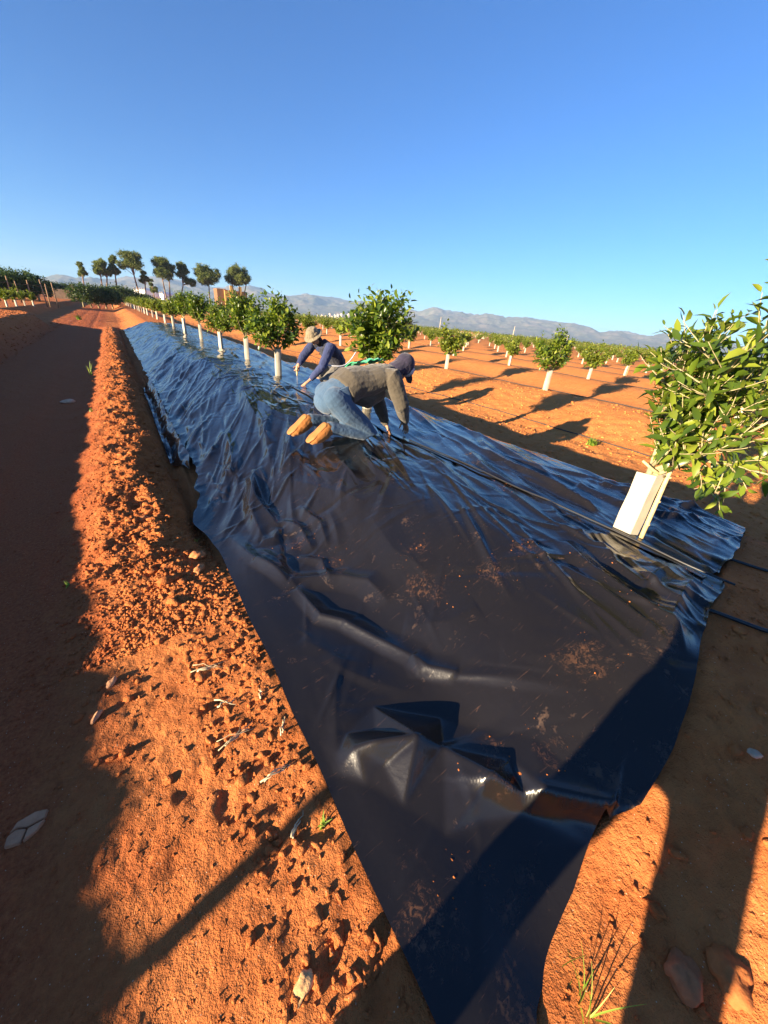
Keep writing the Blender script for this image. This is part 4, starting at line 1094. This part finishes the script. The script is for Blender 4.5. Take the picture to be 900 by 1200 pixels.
# small weeds and grass tufts
M_grass = leaf_mat('fresh_grass', (.10, .20, .02), (.20, .30, .04), (.40, .42, .10), .5, .3, .3)
def tuft(x, y, n, h, sp, lab, name='grass_tuft', wdt=.06, m=None, arch=.5):
    rg = np.random.default_rng(int(abs(x*991+y*313))+3); V = []; F = []
    for j in range(n):
        a = rg.uniform(0, 2*PI); l_ = h*rg.uniform(.5, 1.1); lean = rg.uniform(.1, sp); w_ = l_*wdt; b = len(V); bx, by = rg.normal(0, sp*h*.15, 2)
        for q in range(5):
            t_ = q/4; r_ = lean*l_*t_**(1+arch); z = l_*t_*(1-.35*lean*t_); ww = w_*(1-t_)**.7+.0003
            cx_, cy_ = bx+math.cos(a)*r_, by+math.sin(a)*r_
            V += [(cx_-math.sin(a)*ww, cy_+math.cos(a)*ww, z), (cx_, cy_, z-ww*.4), (cx_+math.sin(a)*ww, cy_-math.cos(a)*ww, z)]
        for q in range(4):
            for s_ in (0, 1): F.append((b+q*3+s_, b+q*3+s_+1, b+q*3+s_+4, b+q*3+s_+3))
    me = bpy.data.meshes.new(name); me.from_pydata(V, [], F); me.update(); o = link(name, me, m or M_grass); o.location = (x, y, ground_z(x, y)-.002); tag(o, lab, 'weed')
tuft(.265, .555, 8, .045, .9, 'tiny yellow-green weed sprouting at the left edge of the sheet', wdt=.12)
tuft(.655, -.125, 14, .16, .9, 'thin arching grass stalks at the bottom right of the sheet strip', wdt=.012)
tuft(.22, 2.68, 5, .05, .8, 'small green sprout on the clods near the sheet', wdt=.12)
tuft(-.52, 2.43, 6, .04, 1., 'tiny green weed on the shaded track', wdt=.14)
tuft(-.60, 10.6, 7, .30, .35, 'slim green grass tuft at the edge of the track', wdt=.03)
tuft(-.50, 6.9, 8, .06, 1., 'small bright weed at the foot of the berm', wdt=.14)
tuft(6.6, 3.15, 60, .16, 1.1, 'low yellow-green weed patch at the lit edge of the furrow', wdt=.10)
tuft(-1.9, 36, 50, .45, 1.0, 'pale scrubby weed at the far end of the track', wdt=.05)
tuft(4.5, .9, 50, .14, 1.1, 'dark green weeds in the shade behind the nearest tree', wdt=.10)
# ------------------------------------------------------------------ people
def loft_bm(bm, pts, rw, rd, side, n=14, caps=(1.0, 1.0)):
    """closed rounded limb; rw along 'side', rd across it"""
    P = [Vector(p) for p in pts]; side = Vector(side).normalized(); rings = []
    def T(i):
        a = P[max(i-1, 0)]; b = P[min(i+1, len(P)-1)]; return (b-a).normalized()
    sec = []
    t0 = T(0); tn_ = T(len(P)-1)
    for q in (.15, .55, .85): sec.append((P[0]-t0*rd[0]*caps[0]*math.cos(math.asin(q)), t0, rw[0]*q, rd[0]*q))
    for i, p in enumerate(P): sec.append((p, T(i), rw[i], rd[i]))
    for q in (.85, .55, .15): sec.append((P[-1]+tn_*rd[-1]*caps[1]*math.cos(math.asin(q)), tn_, rw[-1]*q, rd[-1]*q))
    for (c, t_, a, b) in sec:
        s = (side-t_*side.dot(t_)).normalized(); k = t_.cross(s)
        rings.append([bm.verts.new(c+s*a*math.cos(2*PI*j/n)+k*b*math.sin(2*PI*j/n)) for j in range(n)])
    for r0, r1 in zip(rings, rings[1:]):
        for j in range(n): bm.faces.new((r0[j], r0[(j+1) % n], r1[(j+1) % n], r1[j]))
    bm.faces.new(list(reversed(rings[0]))); bm.faces.new(rings[-1])

def ell(bm, c, r, u=(0, 0, 1), f=(1, 0, 0), sub=3):
    """ellipsoid: r = (along f, sideways, along u)"""
    u = Vector(u).normalized(); f = Vector(f); f = (f-u*f.dot(u)).normalized(); s = u.cross(f)
    M = Matrix((( f.x*r[0], s.x*r[1], u.x*r[2], c[0]), (f.y*r[0], s.y*r[1], u.y*r[2], c[1]), (f.z*r[0], s.z*r[1], u.z*r[2], c[2]), (0, 0, 0, 1)))
    bmesh.ops.create_icosphere(bm, subdivisions=sub, radius=1, matrix=M)

def finish(bm, name, mat, parent, voxel=.006, smooth=3, wr=0.0, wscale=.05, wr2=0.0):
    bmesh.ops.recalc_face_normals(bm, faces=bm.faces)
    me = bpy.data.meshes.new(name); bm.to_mesh(me); bm.free()
    o = link(name, me, mat, parent)
    m = o.modifiers.new('remesh', 'REMESH'); m.mode = 'VOXEL'; m.voxel_size = voxel; m.use_smooth_shade = True
    m = o.modifiers.new('smooth', 'SMOOTH'); m.iterations = smooth; m.factor = .5
    for k, (st, sc) in enumerate(((wr, wscale), (wr2, wscale*.35))):
        if st:
            tx = bpy.data.textures.new(name+'_folds', 'CLOUDS'); tx.noise_scale = sc; tx.noise_depth = 2
            d = o.modifiers.new('folds', 'DISPLACE'); d.texture = tx; d.strength = st; d.mid_level = .5; d.texture_coords = 'LOCAL'
    return o

def V3(*a): return Vector(a)
def hand(bm, wrist, d, palm_n, side, curl=(.35, .45, .5, .55), s=1.0, thumb=.6):
    """wrist point, pointing direction, palm normal (towards what is held), side on which the thumb sits"""
    d = Vector(d).normalized(); pn = Vector(palm_n); pn = (pn-d*pn.dot(d)).normalized(); sd = Vector(side); sd = (sd-d*sd.dot(d)-pn*sd.dot(pn)).normalized()
    w_ = Vector(wrist)
    loft_bm(bm, [w_-d*.02*s, w_+d*.02*s, w_+d*.055*s, w_+d*.088*s], [.026*s, .034*s, .042*s, .040*s], [.020*s, .017*s, .016*s, .013*s], sd, 12)
    L = (.072, .080, .075, .058)
    for k in range(4):
        off = sd*(.030-.0205*k)*s; b = w_+d*(.090-.004*abs(k-1))*s+off; dirv = (d+sd*(.10-.07*k)).normalized(); pts = [b-d*.025*s, b]
        a = 0
        for q, f in enumerate((.45, .32, .23)):
            a += curl[k]*(.8+.25*q); dv = (dirv*math.cos(a)+pn*math.sin(a)); pts.append(pts[-1]+dv*L[k]*f*s)
        loft_bm(bm, pts, [.0095*s, .0095*s, .009*s, .0083*s, .0072*s], [.009*s, .009*s, .0085*s, .008*s, .007*s], sd, 8)
    b = w_+d*.028*s+sd*.028*s
    t1 = (sd*.75+d*.55+pn*.35).normalized(); t2 = (sd*(.3-.3*thumb)+d*.85+pn*thumb).normalized()
    p1 = b+t1*.034*s; p2 = p1+t2*.030*s; p3 = p2+(t2+pn*.2).normalized()*.024*s
    loft_bm(bm, [b-t1*.012*s, b, p1, p2, p3], [.014*s, .013*s, .011*s, .010*s, .008*s], [.013*s, .012*s, .010*s, .0095*s, .0075*s], sd, 8)

def head(bm, c, u, f, s=1.0):
    """skull, jaw, nose, brow, lips, ears; u = towards the crown, f = the way the face looks"""
    c = Vector(c); u = Vector(u).normalized(); f = Vector(f); f = (f-u*f.dot(u)).normalized(); r = u.cross(f)
    ell(bm, c+u*.028*s-f*.010*s, (.096*s, .076*s, .088*s), u, f)
    ell(bm, c-u*.035*s+f*.030*s, (.062*s, .058*s, .072*s), u, f)
    ell(bm, c-u*.088*s+f*.062*s, (.022*s, .026*s, .020*s), u, f, 2)
    loft_bm(bm, [c+u*.012*s+f*.082*s, c-u*.012*s+f*.096*s, c-u*.026*s+f*.104*s], [.009*s, .012*s, .015*s], [.008*s, .010*s, .011*s], r, 8)
    loft_bm(bm, [c+u*.026*s+f*.078*s-r*.040*s, c+u*.028*s+f*.084*s, c+u*.026*s+f*.078*s+r*.040*s], [.010*s]*3, [.008*s]*3, u, 8)
    loft_bm(bm, [c-u*.054*s+f*.078*s-r*.020*s, c-u*.053*s+f*.088*s, c-u*.054*s+f*.078*s+r*.020*s], [.008*s]*3, [.007*s]*3, u, 8)
    for k in (-1, 1): ell(bm, c-u*.005*s-f*.008*s+r*k*.076*s, (.018*s, .008*s, .030*s), u, f, 2)

def eyes(parent, c, u, f, s=1.0):
    c = Vector(c); u = Vector(u).normalized(); f = Vector(f); f = (f-u*f.dot(u)).normalized(); r = u.cross(f)
    for k in (-1, 1):
        bm = bmesh.new(); ell(bm, c+u*.008*s+f*.078*s+r*k*.032*s, (.011*s, .012*s, .011*s), u, f, 2)
        me = bpy.data.meshes.new('eye'); bm.to_mesh(me); bm.free(); link('eye', me, M_eye, parent)

def cloth_mat(name, col, rough=.85, var=.2, weave=900, sheen=.2, patch=3):
    t = NT(name); v = t.n('ShaderNodeTexCoord').outputs['Object']
    c = t.ramp(t.noise(patch, 4, .6, v), [(.32, tuple(x*(1-var) for x in col)), (.68, tuple(min(1, x*(1+var)) for x in col))])
    c = t.mix(.25, c, t.ramp(t.noise(180, 2, .5, v), [(.35, tuple(x*.6 for x in col)), (.65, tuple(min(1, x*1.4) for x in col))]))
    b = t.bsdf(c, rough, .2); b.inputs['Sheen Weight'].default_value = sheen
    hh = t.n('ShaderNodeMath', _operation='MULTIPLY_ADD'); t.l(t.noise(14, 3, .6, v, .8), hh.inputs[0]); hh.inputs[1].default_value = 6.0; t.l(t.noise(weave*.3, 2, .5, v), hh.inputs[2])
    t.bump(hh.outputs[0], .5, .003, b); return t.done(b)
M_skin = simple_mat('skin', (.42, .22, .13), .5, .4, .12, 25)
M_eye = simple_mat('eye_white', (.5, .45, .4), .2, .5, .05, 5)
M_hair = simple_mat('dark_hair', (.02, .015, .012), .6, .3, .3, 80)
M_denim = cloth_mat('denim', (.050, .095, .160), .85, .22, patch=3)
M_sweat = cloth_mat('grey_olive_knit', (.075, .064, .048), .9, .15)
M_boot = cloth_mat('tan_suede', (.30, .115, .026), .8, .15, patch=12)
M_sole = simple_mat('gum_sole', (.34, .15, .045), .6, .3, .1, 20)
M_navy = cloth_mat('navy_cloth', (.030, .026, .050), .8, .2)
M_blue = cloth_mat('blue_cotton', (.030, .042, .110), .85, .2)
M_vest = cloth_mat('dark_vest', (.022, .026, .045), .7, .2)
M_trous = cloth_mat('grey_work_trousers', (.15, .14, .12), .9, .25)
M_hat = cloth_mat('khaki_hat', (.19, .155, .10), .9, .2, patch=14)
M_pale = cloth_mat('pale_grey_cloth', (.50, .52, .56), .8, .1)
M_green = cloth_mat('green_cloth', (.04, .42, .20), .75, .15)

def boot(parent, ankle, heel, toe, side, sole_n, s=1.0, shaft=None):
    """ankle boot: leather upper with a shaft, welt and a separate sole"""
    a, h, t_ = Vector(ankle), Vector(heel), Vector(toe); d = (t_-h).normalized(); n_ = Vector(sole_n); n_ = (n_-d*n_.dot(d)).normalized()
    bm = bmesh.new(); up = -n_
    L = (t_-h).length
    loft_bm(bm, [h+up*.035*s, h+d*L*.25+up*.042*s, h+d*L*.5+up*.036*s, h+d*L*.78+up*.026*s, t_-d*.02+up*.022*s], [.036*s, .040*s, .044*s, .048*s, .038*s], [.042*s, .048*s, .043*s, .034*s, .027*s], side, 14)
    loft_bm(bm, [h+d*.03+up*.035*s, (h+a)/2+d*.02+up*.03, a], [.038*s, .041*s, .045*s], [.042*s, .045*s, .047*s], side, 14, (1, .3))
    finish(bm, 'boot', M_boot, parent, .006, 2, .006, .03)
    bm = bmesh.new()
    loft_bm(bm, [h-n_*.001, h+d*L*.3-n_*.001, h+d*L*.5-n_*.003, h+d*L*.8-n_*.001, t_-n_*.001], [.036*s, .038*s, .038*s, .048*s, .036*s], [.012*s]*5, side, 14, (2.0, 2.0))
    o = finish(bm, 'boot_sole', M_sole, parent.children[-1] if False else parent, .006, 1)
    return o

# ---- worker in jeans, kneeling and bent right over
W1 = empty('person', (1.75, 3.2, film_z(1.9, 3.2)))
tag(W1, 'person in jeans, grey-olive sweater and tan boots, kneeling bent over the plastic', 'person')
base1 = W1.location.copy()
def loc(o):   # children are built in world coordinates under a moved root
    o.matrix_parent_inverse = Matrix.Translation(-base1)
RS = (0, 1, 0)
zs = film_z(1.95, 3.1)
rk, ra = V3(1.97, 3.08, zs+.065), V3(1.53, 3.10, zs+.15)
lk, la = V3(2.03, 3.42, zs+.065), V3(1.46, 3.40, zs+.16)
rh, lh = V3(1.60, 3.12, .93), V3(1.62, 3.36, .94)
pel = V3(1.64, 3.24, .975); bel = V3(1.86, 3.25, 1.06); che = V3(2.08, 3.25, 1.115); ne = V3(2.27, 3.26, 1.175)
rs, ls_ = V3(2.16, 3.07, 1.145), V3(2.19, 3.44, 1.145)
re_, rw_ = V3(2.27, 3.03, .885), V3(2.44, 3.16, .665)
le_, lw_ = V3(2.24, 3.44, .87), V3(2.30, 3.32, .615)
hd = V3(2.42, 3.27, 1.215); hu, hf = V3(.80, .05, .30), V3(.35, .05, -.90)
bm = bmesh.new()
loft_bm(bm, [pel, bel, che, ne], [.14, .13, .15, .06], [.09, .09, .09, .055], RS)
loft_bm(bm, [che, ne, hd-hu*.03], [.07, .055, .055], [.06, .055, .055], RS)
head(bm, hd, hu, hf)
for a, b, c in ((rs, re_, rw_), (ls_, le_, lw_)): loft_bm(bm, [che+(a-che)*.6, a, (a+b)/2, b, (b+c)/2, c], [.05, .05, .044, .038, .036, .026], [.05, .05, .044, .038, .034, .022], RS)
for a, b, c in ((rh, rk, ra), (lh, lk, la)): loft_bm(bm, [pel+(a-pel)*.7, a, (a+b)/2, b, (b+c)/2, c], [.07, .08, .07, .05, .05, .035], [.07, .08, .07, .05, .05, .035], RS)
hand(bm, rw_, (.50, .35, -.72), (-.4, .1, -.9), (-.3, .9, .1), (.25, .3, .35, .4))
hand(bm, lw_, (.45, -.25, -.75), (-.4, .1, -.9), (-.2, -.9, .1), (.2, .25, .3, .4))
finish(bm, 'body', M_skin, W1, .0055, 2); 
# jeans
bm = bmesh.new()
loft_bm(bm, [V3(1.55, 3.24, .90), V3(1.63, 3.24, .95), V3(1.74, 3.245, 1.02), V3(1.83, 3.25, 1.06)], [.165, .185, .175, .165], [.12, .145, .135, .12], RS, 18)
for a, b, c, sx in ((rh, rk, ra, 1), (lh, lk, la, -1)):
    loft_bm(bm, [a+V3(-.02, 0, .01), a*.65+b*.35+V3(-.02, 0, -.01), a*.3+b*.7, b+V3(-.005, 0, .0), b*.8+c*.2-V3(0, 0, .012), b*.45+c*.55, c*.85+b*.15, c+V3(-.01, 0, 0)],
            [.108, .105, .090, .074, .068, .070, .062, .064], [.115, .112, .090, .070, .062, .066, .060, .062], RS, 16)
finish(bm, 'jeans', M_denim, W1, .0065, 2, .006, .12, .005)
# back pocket, belt line and seam
bm = bmesh.new()
for (p, q) in (((1.62, 3.075, 1.045), (1.66, 3.055, .93)),):
    loft_bm(bm, [V3(*p), V3(*q)], [.065, .055], [.010, .010], (1, -.1, .3), 12, (.4, .4))
o = finish(bm, 'pocket', M_denim, W1, .004, 1)
# sweater
bm = bmesh.new()
loft_bm(bm, [V3(1.70, 3.245, 1.00), V3(1.78, 3.25, 1.05), bel, V3(1.98, 3.25, 1.075), che, V3(2.19, 3.255, 1.14), ne], [.200, .205, .200, .200, .210, .170, .090], [.155, .168, .160, .150, .132, .110, .074], RS, 20, (.15, .5))
loft_bm(bm, [V3(1.86, 3.25, .97), V3(1.98, 3.25, .93), V3(2.08, 3.25, .97)], [.15, .16, .14], [.10, .11, .10], RS, 16)      # the front hangs down
for a, b, c in ((rs, re_, rw_), (ls_, le_, lw_)):
    loft_bm(bm, [che+(a-che)*.55, a, a*.7+b*.3, (a+b)/2, b, (b+c)/2, c*.9+b*.1], [.092, .095, .090, .084, .077, .068, .048], [.092, .096, .088, .082, .076, .066, .046], RS, 14, (1, .4))
finish(bm, 'sweater', M_sweat, W1, .0065, 1, .012, .10, .006)
bm = bmesh.new()
for c, b in ((rw_, re_), (lw_, le_)):
    d_ = (c-b).normalized(); loft_bm(bm, [c-d_*.03, c+d_*.005], [.040, .034], [.038, .032], RS, 12, (.4, .3))
finish(bm, 'cuff', M_sweat, W1, .005, 1)
# hood and cap
bm = bmesh.new()
ell(bm, hd+hu*.035-hf*.022, (.112, .094, .108), hu, hf)
loft_bm(bm, [ne+V3(.01, 0, .015), hd-hu*.09-hf*.02, hd-hf*.03], [.088, .088, .080], [.070, .078, .085], RS, 14)
loft_bm(bm, [hd-hf*.03-hu*.02, hd+hf*.045+hu*.0], [.090, .084], [.10, .07], RS, 14, (.5, .3))
finish(bm, 'hood', M_navy, W1, .006, 2, .010, .04)
bm = bmesh.new()
fr_ = (hu*.9+hf*.35).normalized()
ell(bm, hd+hu*.060+hf*.035, (.085, .080, .072), hu, hf)
finish(bm, 'cap_front', M_pale, W1, .006, 2)
bm = bmesh.new()
b0 = hd+hu*.052+hf*.10
loft_bm(bm, [b0-hf*.02, b0+hf*.035+hu*.004, b0+hf*.085+hu*.0], [.075, .074, .045], [.008, .007, .006], RS, 14, (1, 2))
finish(bm, 'cap_brim', M_navy, W1, .005, 1)
eyes(W1, hd, hu, hf)
for ak, dz, x_ in ((ra, 0, 1), (la, .0, 1)):
    boot(W1, ak+V3(-.015, 0, .0), ak+V3(-.075, 0, .035), V3(ak.x-.225, ak.y, zs+.055), RS, (-.70, .30, .68), 1.35)
for ch in W1.children: loc(ch)

# ---- worker in bucket hat behind
W2 = empty('person', (3.1, 6.35, film_z(3.0, 6.3)))
tag(W2, 'person in khaki bucket hat, blue sleeves and dark vest, kneeling and reaching down', 'person')
base1 = W2.location.copy(); zs = film_z(2.8, 6.2)
fwd = V3(-.86, -.40, 0).normalized(); S2 = (fwd.y*-1, fwd.x, 0)
hp = V3(3.30, 6.48, .86); ch2 = V3(3.04, 6.38, 1.09); nk = V3(2.90, 6.36, 1.22)
ns, fs2 = V3(3.00, 6.18, 1.165), V3(2.86, 6.56, 1.175)
neb, nha = V3(2.80, 6.06, .86), V3(2.60, 6.13, .635)
feb, fha = V3(2.66, 6.52, .98), V3(2.52, 6.42, .84)
nk1, nk2 = V3(2.86, 6.14, zs+.075), V3(2.95, 6.55, zs+.10)
an1, an2 = V3(3.28, 6.38, zs+.07), V3(3.38, 6.72, zs+.07)
h1, h2 = V3(3.26, 6.36, .80), V3(3.34, 6.60, .80)
hd2 = V3(2.77, 6.34, 1.30); u2, f2 = V3(-.58, -.22, .78), V3(-.62, -.30, -.74)
bm = bmesh.new()
loft_bm(bm, [hp, ch2, nk], [.13, .15, .06], [.09, .09, .055], S2); loft_bm(bm, [ch2, nk, hd2-u2*.04], [.06, .055, .052], [.06, .055, .052], S2)
head(bm, hd2, u2, f2)
for a, b, c in ((ns, neb, nha), (fs2, feb, fha)): loft_bm(bm, [ch2+(a-ch2)*.6, a, (a+b)/2, b, (b+c)/2, c], [.05, .05, .044, .038, .036, .026], [.05, .05, .044, .038, .034, .022], S2)
for a, b, c in ((h1, nk1, an1), (h2, nk2, an2)): loft_bm(bm, [hp+(a-hp)*.7, a, (a+b)/2, b, (b+c)/2, c], [.07, .08, .07, .05, .05, .035], [.07, .08, .07, .05, .05, .035], S2)
hand(bm, nha, (-.75, .05, -.50), (.0, 0, -1), (-.1, 1, 0), (.05, .08, .1, .14), 1.05)
hand(bm, fha, (-.35, -.25, -.85), (-.5, -.6, -.2), (-.4, -.5, .3), (.7, .8, .85, .9), 1.0, .9)
finish(bm, 'body', M_skin, W2, .0065, 2)
bm = bmesh.new()
loft_bm(bm, [V3(3.36, 6.50, .80), hp, V3(3.20, 6.44, .97)], [.16, .175, .155], [.11, .125, .11], S2, 16)
for a, b, c in ((h1, nk1, an1), (h2, nk2, an2)):
    loft_bm(bm, [a, a*.5+b*.5, b, b*.7+c*.3, b*.3+c*.7, c], [.10, .092, .074, .066, .062, .055], [.105, .095, .072, .064, .060, .055], S2, 14)
finish(bm, 'trousers', M_trous, W2, .008, 2, .022, .09, .008)
bm = bmesh.new()
loft_bm(bm, [V3(3.24, 6.46, .92), ch2, nk+V3(.02, 0, -.02)], [.145, .165, .075], [.105, .10, .06], S2, 16)
for a, b, c in ((ns, neb, nha), (fs2, feb, fha)):
    loft_bm(bm, [ch2+(a-ch2)*.55, a, a*.5+b*.5, b, (b+c)/2, c*.88+b*.12], [.085, .088, .080, .072, .062, .045], [.085, .090, .078, .070, .060, .043], S2, 14, (1, .4))
finish(bm, 'shirt', M_blue, W2, .008, 2, .018, .07, .007)
bm = bmesh.new()
loft_bm(bm, [V3(3.27, 6.47, .88), V3(3.18, 6.43, .99), ch2+V3(.01, 0, .01), V3(2.96, 6.37, 1.16)], [.19, .195, .185, .11], [.155, .155, .145, .095], S2, 18, (.3, .6))
for a in (ns, fs2): loft_bm(bm, [a*.75+ch2*.25+V3(0, 0, .01), a*.45+nk*.55+V3(0, 0, .02)], [.080, .07], [.078, .065], S2, 12)
finish(bm, 'vest', M_vest, W2, .008, 2, .018, .08, .007)
bm = bmesh.new(); loft_bm(bm, [nk-V3(0, 0, .02), hd2-u2*.05-f2*.05], [.070, .072], [.060, .06], S2, 12); ell(bm, hd2+u2*.03-f2*.025, (.092, .080, .085), u2, f2)
finish(bm, 'hair', M_hair, W2, .006, 2, .006, .02)
bm = bmesh.new()
loft_bm(bm, [hd2+u2*.035, hd2+u2*.075, hd2+u2*.120], [.114, .112, .090], [.126, .122, .098], u2.cross(f2), 20, (.1, .35))
loft_bm(bm, [hd2+u2*.020, hd2+u2*.034, hd2+u2*.050], [.165, .145, .114], [.178, .158, .126], u2.cross(f2), 24, (.03, .05))
finish(bm, 'bucket_hat', M_hat, W2, .006, 2, .026, .06, .008)
eyes(W2, hd2, u2, f2)
for ak in (an1, an2): boot(W2, ak, ak+V3(.05, .02, .035), V3(ak.x+.20, ak.y+.08, zs+.05), S2, (.5, .2, .8))
for ch in W2.children: loc(ch)
# hand tool in his far hand: short wooden handle with a steel spike
tl = empty('hand_tool', (fha.x-.045, fha.y-.05, film_z(2.48, 6.4)+.01)); tag(tl, 'short wooden-handled spike held upright by the person in the bucket hat', 'tool')
bx_, by_ = 0, 0
V2, F2 = tubes([(np.array([[0, 0, .13], [0, 0, .17], [0, 0, .26], [0, 0, .29]]), [.010, .015, .016, .010])], 10); link('handle', np_mesh('handle', V2, F2), M_cane, tl)
V2, F2 = tubes([(np.array([[0, 0, -.01], [0, 0, .13]]), [.003, .006])], 8); link('spike', np_mesh('spike', V2, F2), simple_mat('steel', (.25, .22, .2), .4, .5, .1, 30), tl)
# white cord looping from his knee to the tree
P = [(2.86, 6.10, .90), (2.95, 6.02, .885), (3.08, 6.0, .88), (3.2, 6.0, .90), (3.3, 6.02, .97), (3.40, 6.05, 1.07), (3.46, 6.1, 1.12)]
t_ = np.linspace(0, 1, 7); tt = np.linspace(0, 1, 40); P = np.array(P); Q = np.stack([np.interp(tt, t_, P[:, k]) for k in range(3)], 1)
for _ in range(12): Q[1:-1] = (Q[:-2]+Q[1:-1]*2+Q[2:])/4
V2, F2 = tubes([(Q, [.011]*40)], 8)
tag(link('white_strap', np_mesh('white_strap', V2, F2), M_pale), 'pale white strap curving past the knees of the person in the bucket hat', 'strap')
# green cloth over the back of the kneeling worker
def green_cloth():
    u = np.linspace(0, 1, 40); v = np.linspace(0, 1, 18); U, Vv = np.meshgrid(u, v, indexing='ij')
    X = 1.86+.34*U+.02*np.sin(Vv*5); Y = 3.27+.19*Vv+.015*np.sin(U*7)
    top = 1.222+.045*U
    Z = top+.022-1.6*np.maximum(0, (Y-3.27))**2+.008*np.sin(U*17+Vv*3)+.006*np.sin(U*31-Vv*9)+.018*np.exp(-((U-.62)/.12)**2)
    return np_mesh('green_cloth', np.stack([X.ravel(), Y.ravel(), Z.ravel()], 1), grid_faces(40, 18))
g_ = link('green_cloth', green_cloth(), M_green); sdm = g_.modifiers.new('thick', 'SOLIDIFY'); sdm.thickness = .006
tag(g_, 'bright green cloth lying across the back of the kneeling worker in jeans', 'cloth')

# ---- the person taking the picture, standing behind the camera (only the shadow is in the frame)
W3 = empty('person', (-.62, -.16, ground_z(-.62, -.16))); base1 = W3.location.copy()
tag(W3, 'person standing astride outside the photo, casting the two long leg shadows', 'person')
S3 = (-.14, .99, 0)
f3 = V3(.9, .35, 0).normalized(); z0 = base1.z
ft1, ft2 = V3(-.70, .04, z0), V3(-.62, -.56, z0)
hp3 = V3(-.64, -.28, z0+.92); ch3 = V3(-.60, -.26, z0+1.28); nk3 = V3(-.58, -.22, z0+1.46); hd3 = V3(-.54, -.16, z0+1.60)
sh1, sh2 = V3(-.64, .00, z0+1.40), V3(-.55, -.46, z0+1.40)
el1, el2 = V3(-.50, .22, z0+1.22), V3(-.36, -.52, z0+1.20)
wr1, wr2 = V3(-.30, .16, z0+1.42), V3(-.22, -.24, z0+1.42)
bm = bmesh.new(); loft_bm(bm, [hp3, ch3, nk3], [.14, .16, .06], [.10, .10, .06], S3); loft_bm(bm, [ch3, nk3, hd3], [.06, .055, .05], [.06, .055, .05], S3); head(bm, hd3, (0, 0, 1), f3)
for a, b, c in ((sh1, el1, wr1), (sh2, el2, wr2)): loft_bm(bm, [ch3+(a-ch3)*.6, a, b, c], [.05, .05, .04, .027], [.05, .05, .04, .023], S3)
for f_, s_ in ((ft1, 1), (ft2, -1)): loft_bm(bm, [hp3+V3(0, .09*s_, 0), f_*.5+hp3*.5+V3(0, .05*s_, 0), f_+V3(0, 0, .09)], [.08, .055, .04], [.08, .06, .04], S3)
hand(bm, wr1, (.8, -.3, .3), (0, -1, 0), (0, 0, 1)); hand(bm, wr2, (.8, .3, .3), (0, 1, 0), (0, 0, 1)); finish(bm, 'body', M_skin, W3, .007, 2)
bm = bmesh.new(); loft_bm(bm, [hp3-V3(0, 0, .05), hp3+V3(0, 0, .15), ch3, nk3], [.19, .18, .21, .09], [.13, .13, .14, .08], S3, 16)
for a, b, c in ((sh1, el1, wr1), (sh2, el2, wr2)): loft_bm(bm, [ch3+(a-ch3)*.6, a, b, c], [.08, .08, .06, .045], [.08, .08, .06, .045], S3)
finish(bm, 'jacket', M_navy, W3, .010, 2, .015, .09)
bm = bmesh.new(); loft_bm(bm, [hp3-V3(0, 0, .08), hp3+V3(0, 0, .06)], [.18, .175], [.13, .125], S3, 16)
for f_, s_ in ((ft1, 1), (ft2, -1)): loft_bm(bm, [hp3+V3(0, .09*s_, -.04), f_*.5+hp3*.5+V3(0, .04*s_, 0), f_+V3(0, 0, .10)], [.115, .085, .075], [.115, .085, .075], S3)
finish(bm, 'trousers', M_trous, W3, .010, 2, .015, .09)
for f_ in (ft1, ft2): boot(W3, f_+V3(0, 0, .12), f_-f3*.05+V3(0, 0, .02), f_+f3*.20+V3(0, 0, .02), S3, (0, 0, -1))
bm = bmesh.new(); ell(bm, hd3+V3(-.02, 0, .04), (.10, .085, .10), (0, 0, 1), f3); finish(bm, 'hair', M_hair, W3, .008, 2)
eyes(W3, hd3, (0, 0, 1), f3)
for ch in W3.children: loc(ch)

# ------------------------------------------------------------------ evening air
if HAZE > 0:
    hz_ = link('haze', box_mesh('haze', [((0, 0, 110), (6300, 6300, 145), 0, 0)]), None, None, False)
    tag(hz_, 'thin evening haze over the plain', 'haze', kind='stuff')
    hm = bpy.data.materials.new('haze'); hm.use_nodes = True; nt = hm.node_tree; nt.nodes.clear()
    ho = nt.nodes.new('ShaderNodeOutputMaterial'); pv = nt.nodes.new('ShaderNodeVolumePrincipled')
    pv.inputs['Color'].default_value = (*HAZE_COL, 1); pv.inputs['Density'].default_value = HAZE; pv.inputs['Anisotropy'].default_value = .0
    nt.links.new(pv.outputs[0], ho.inputs['Volume']); hz_.data.materials.append(hm)
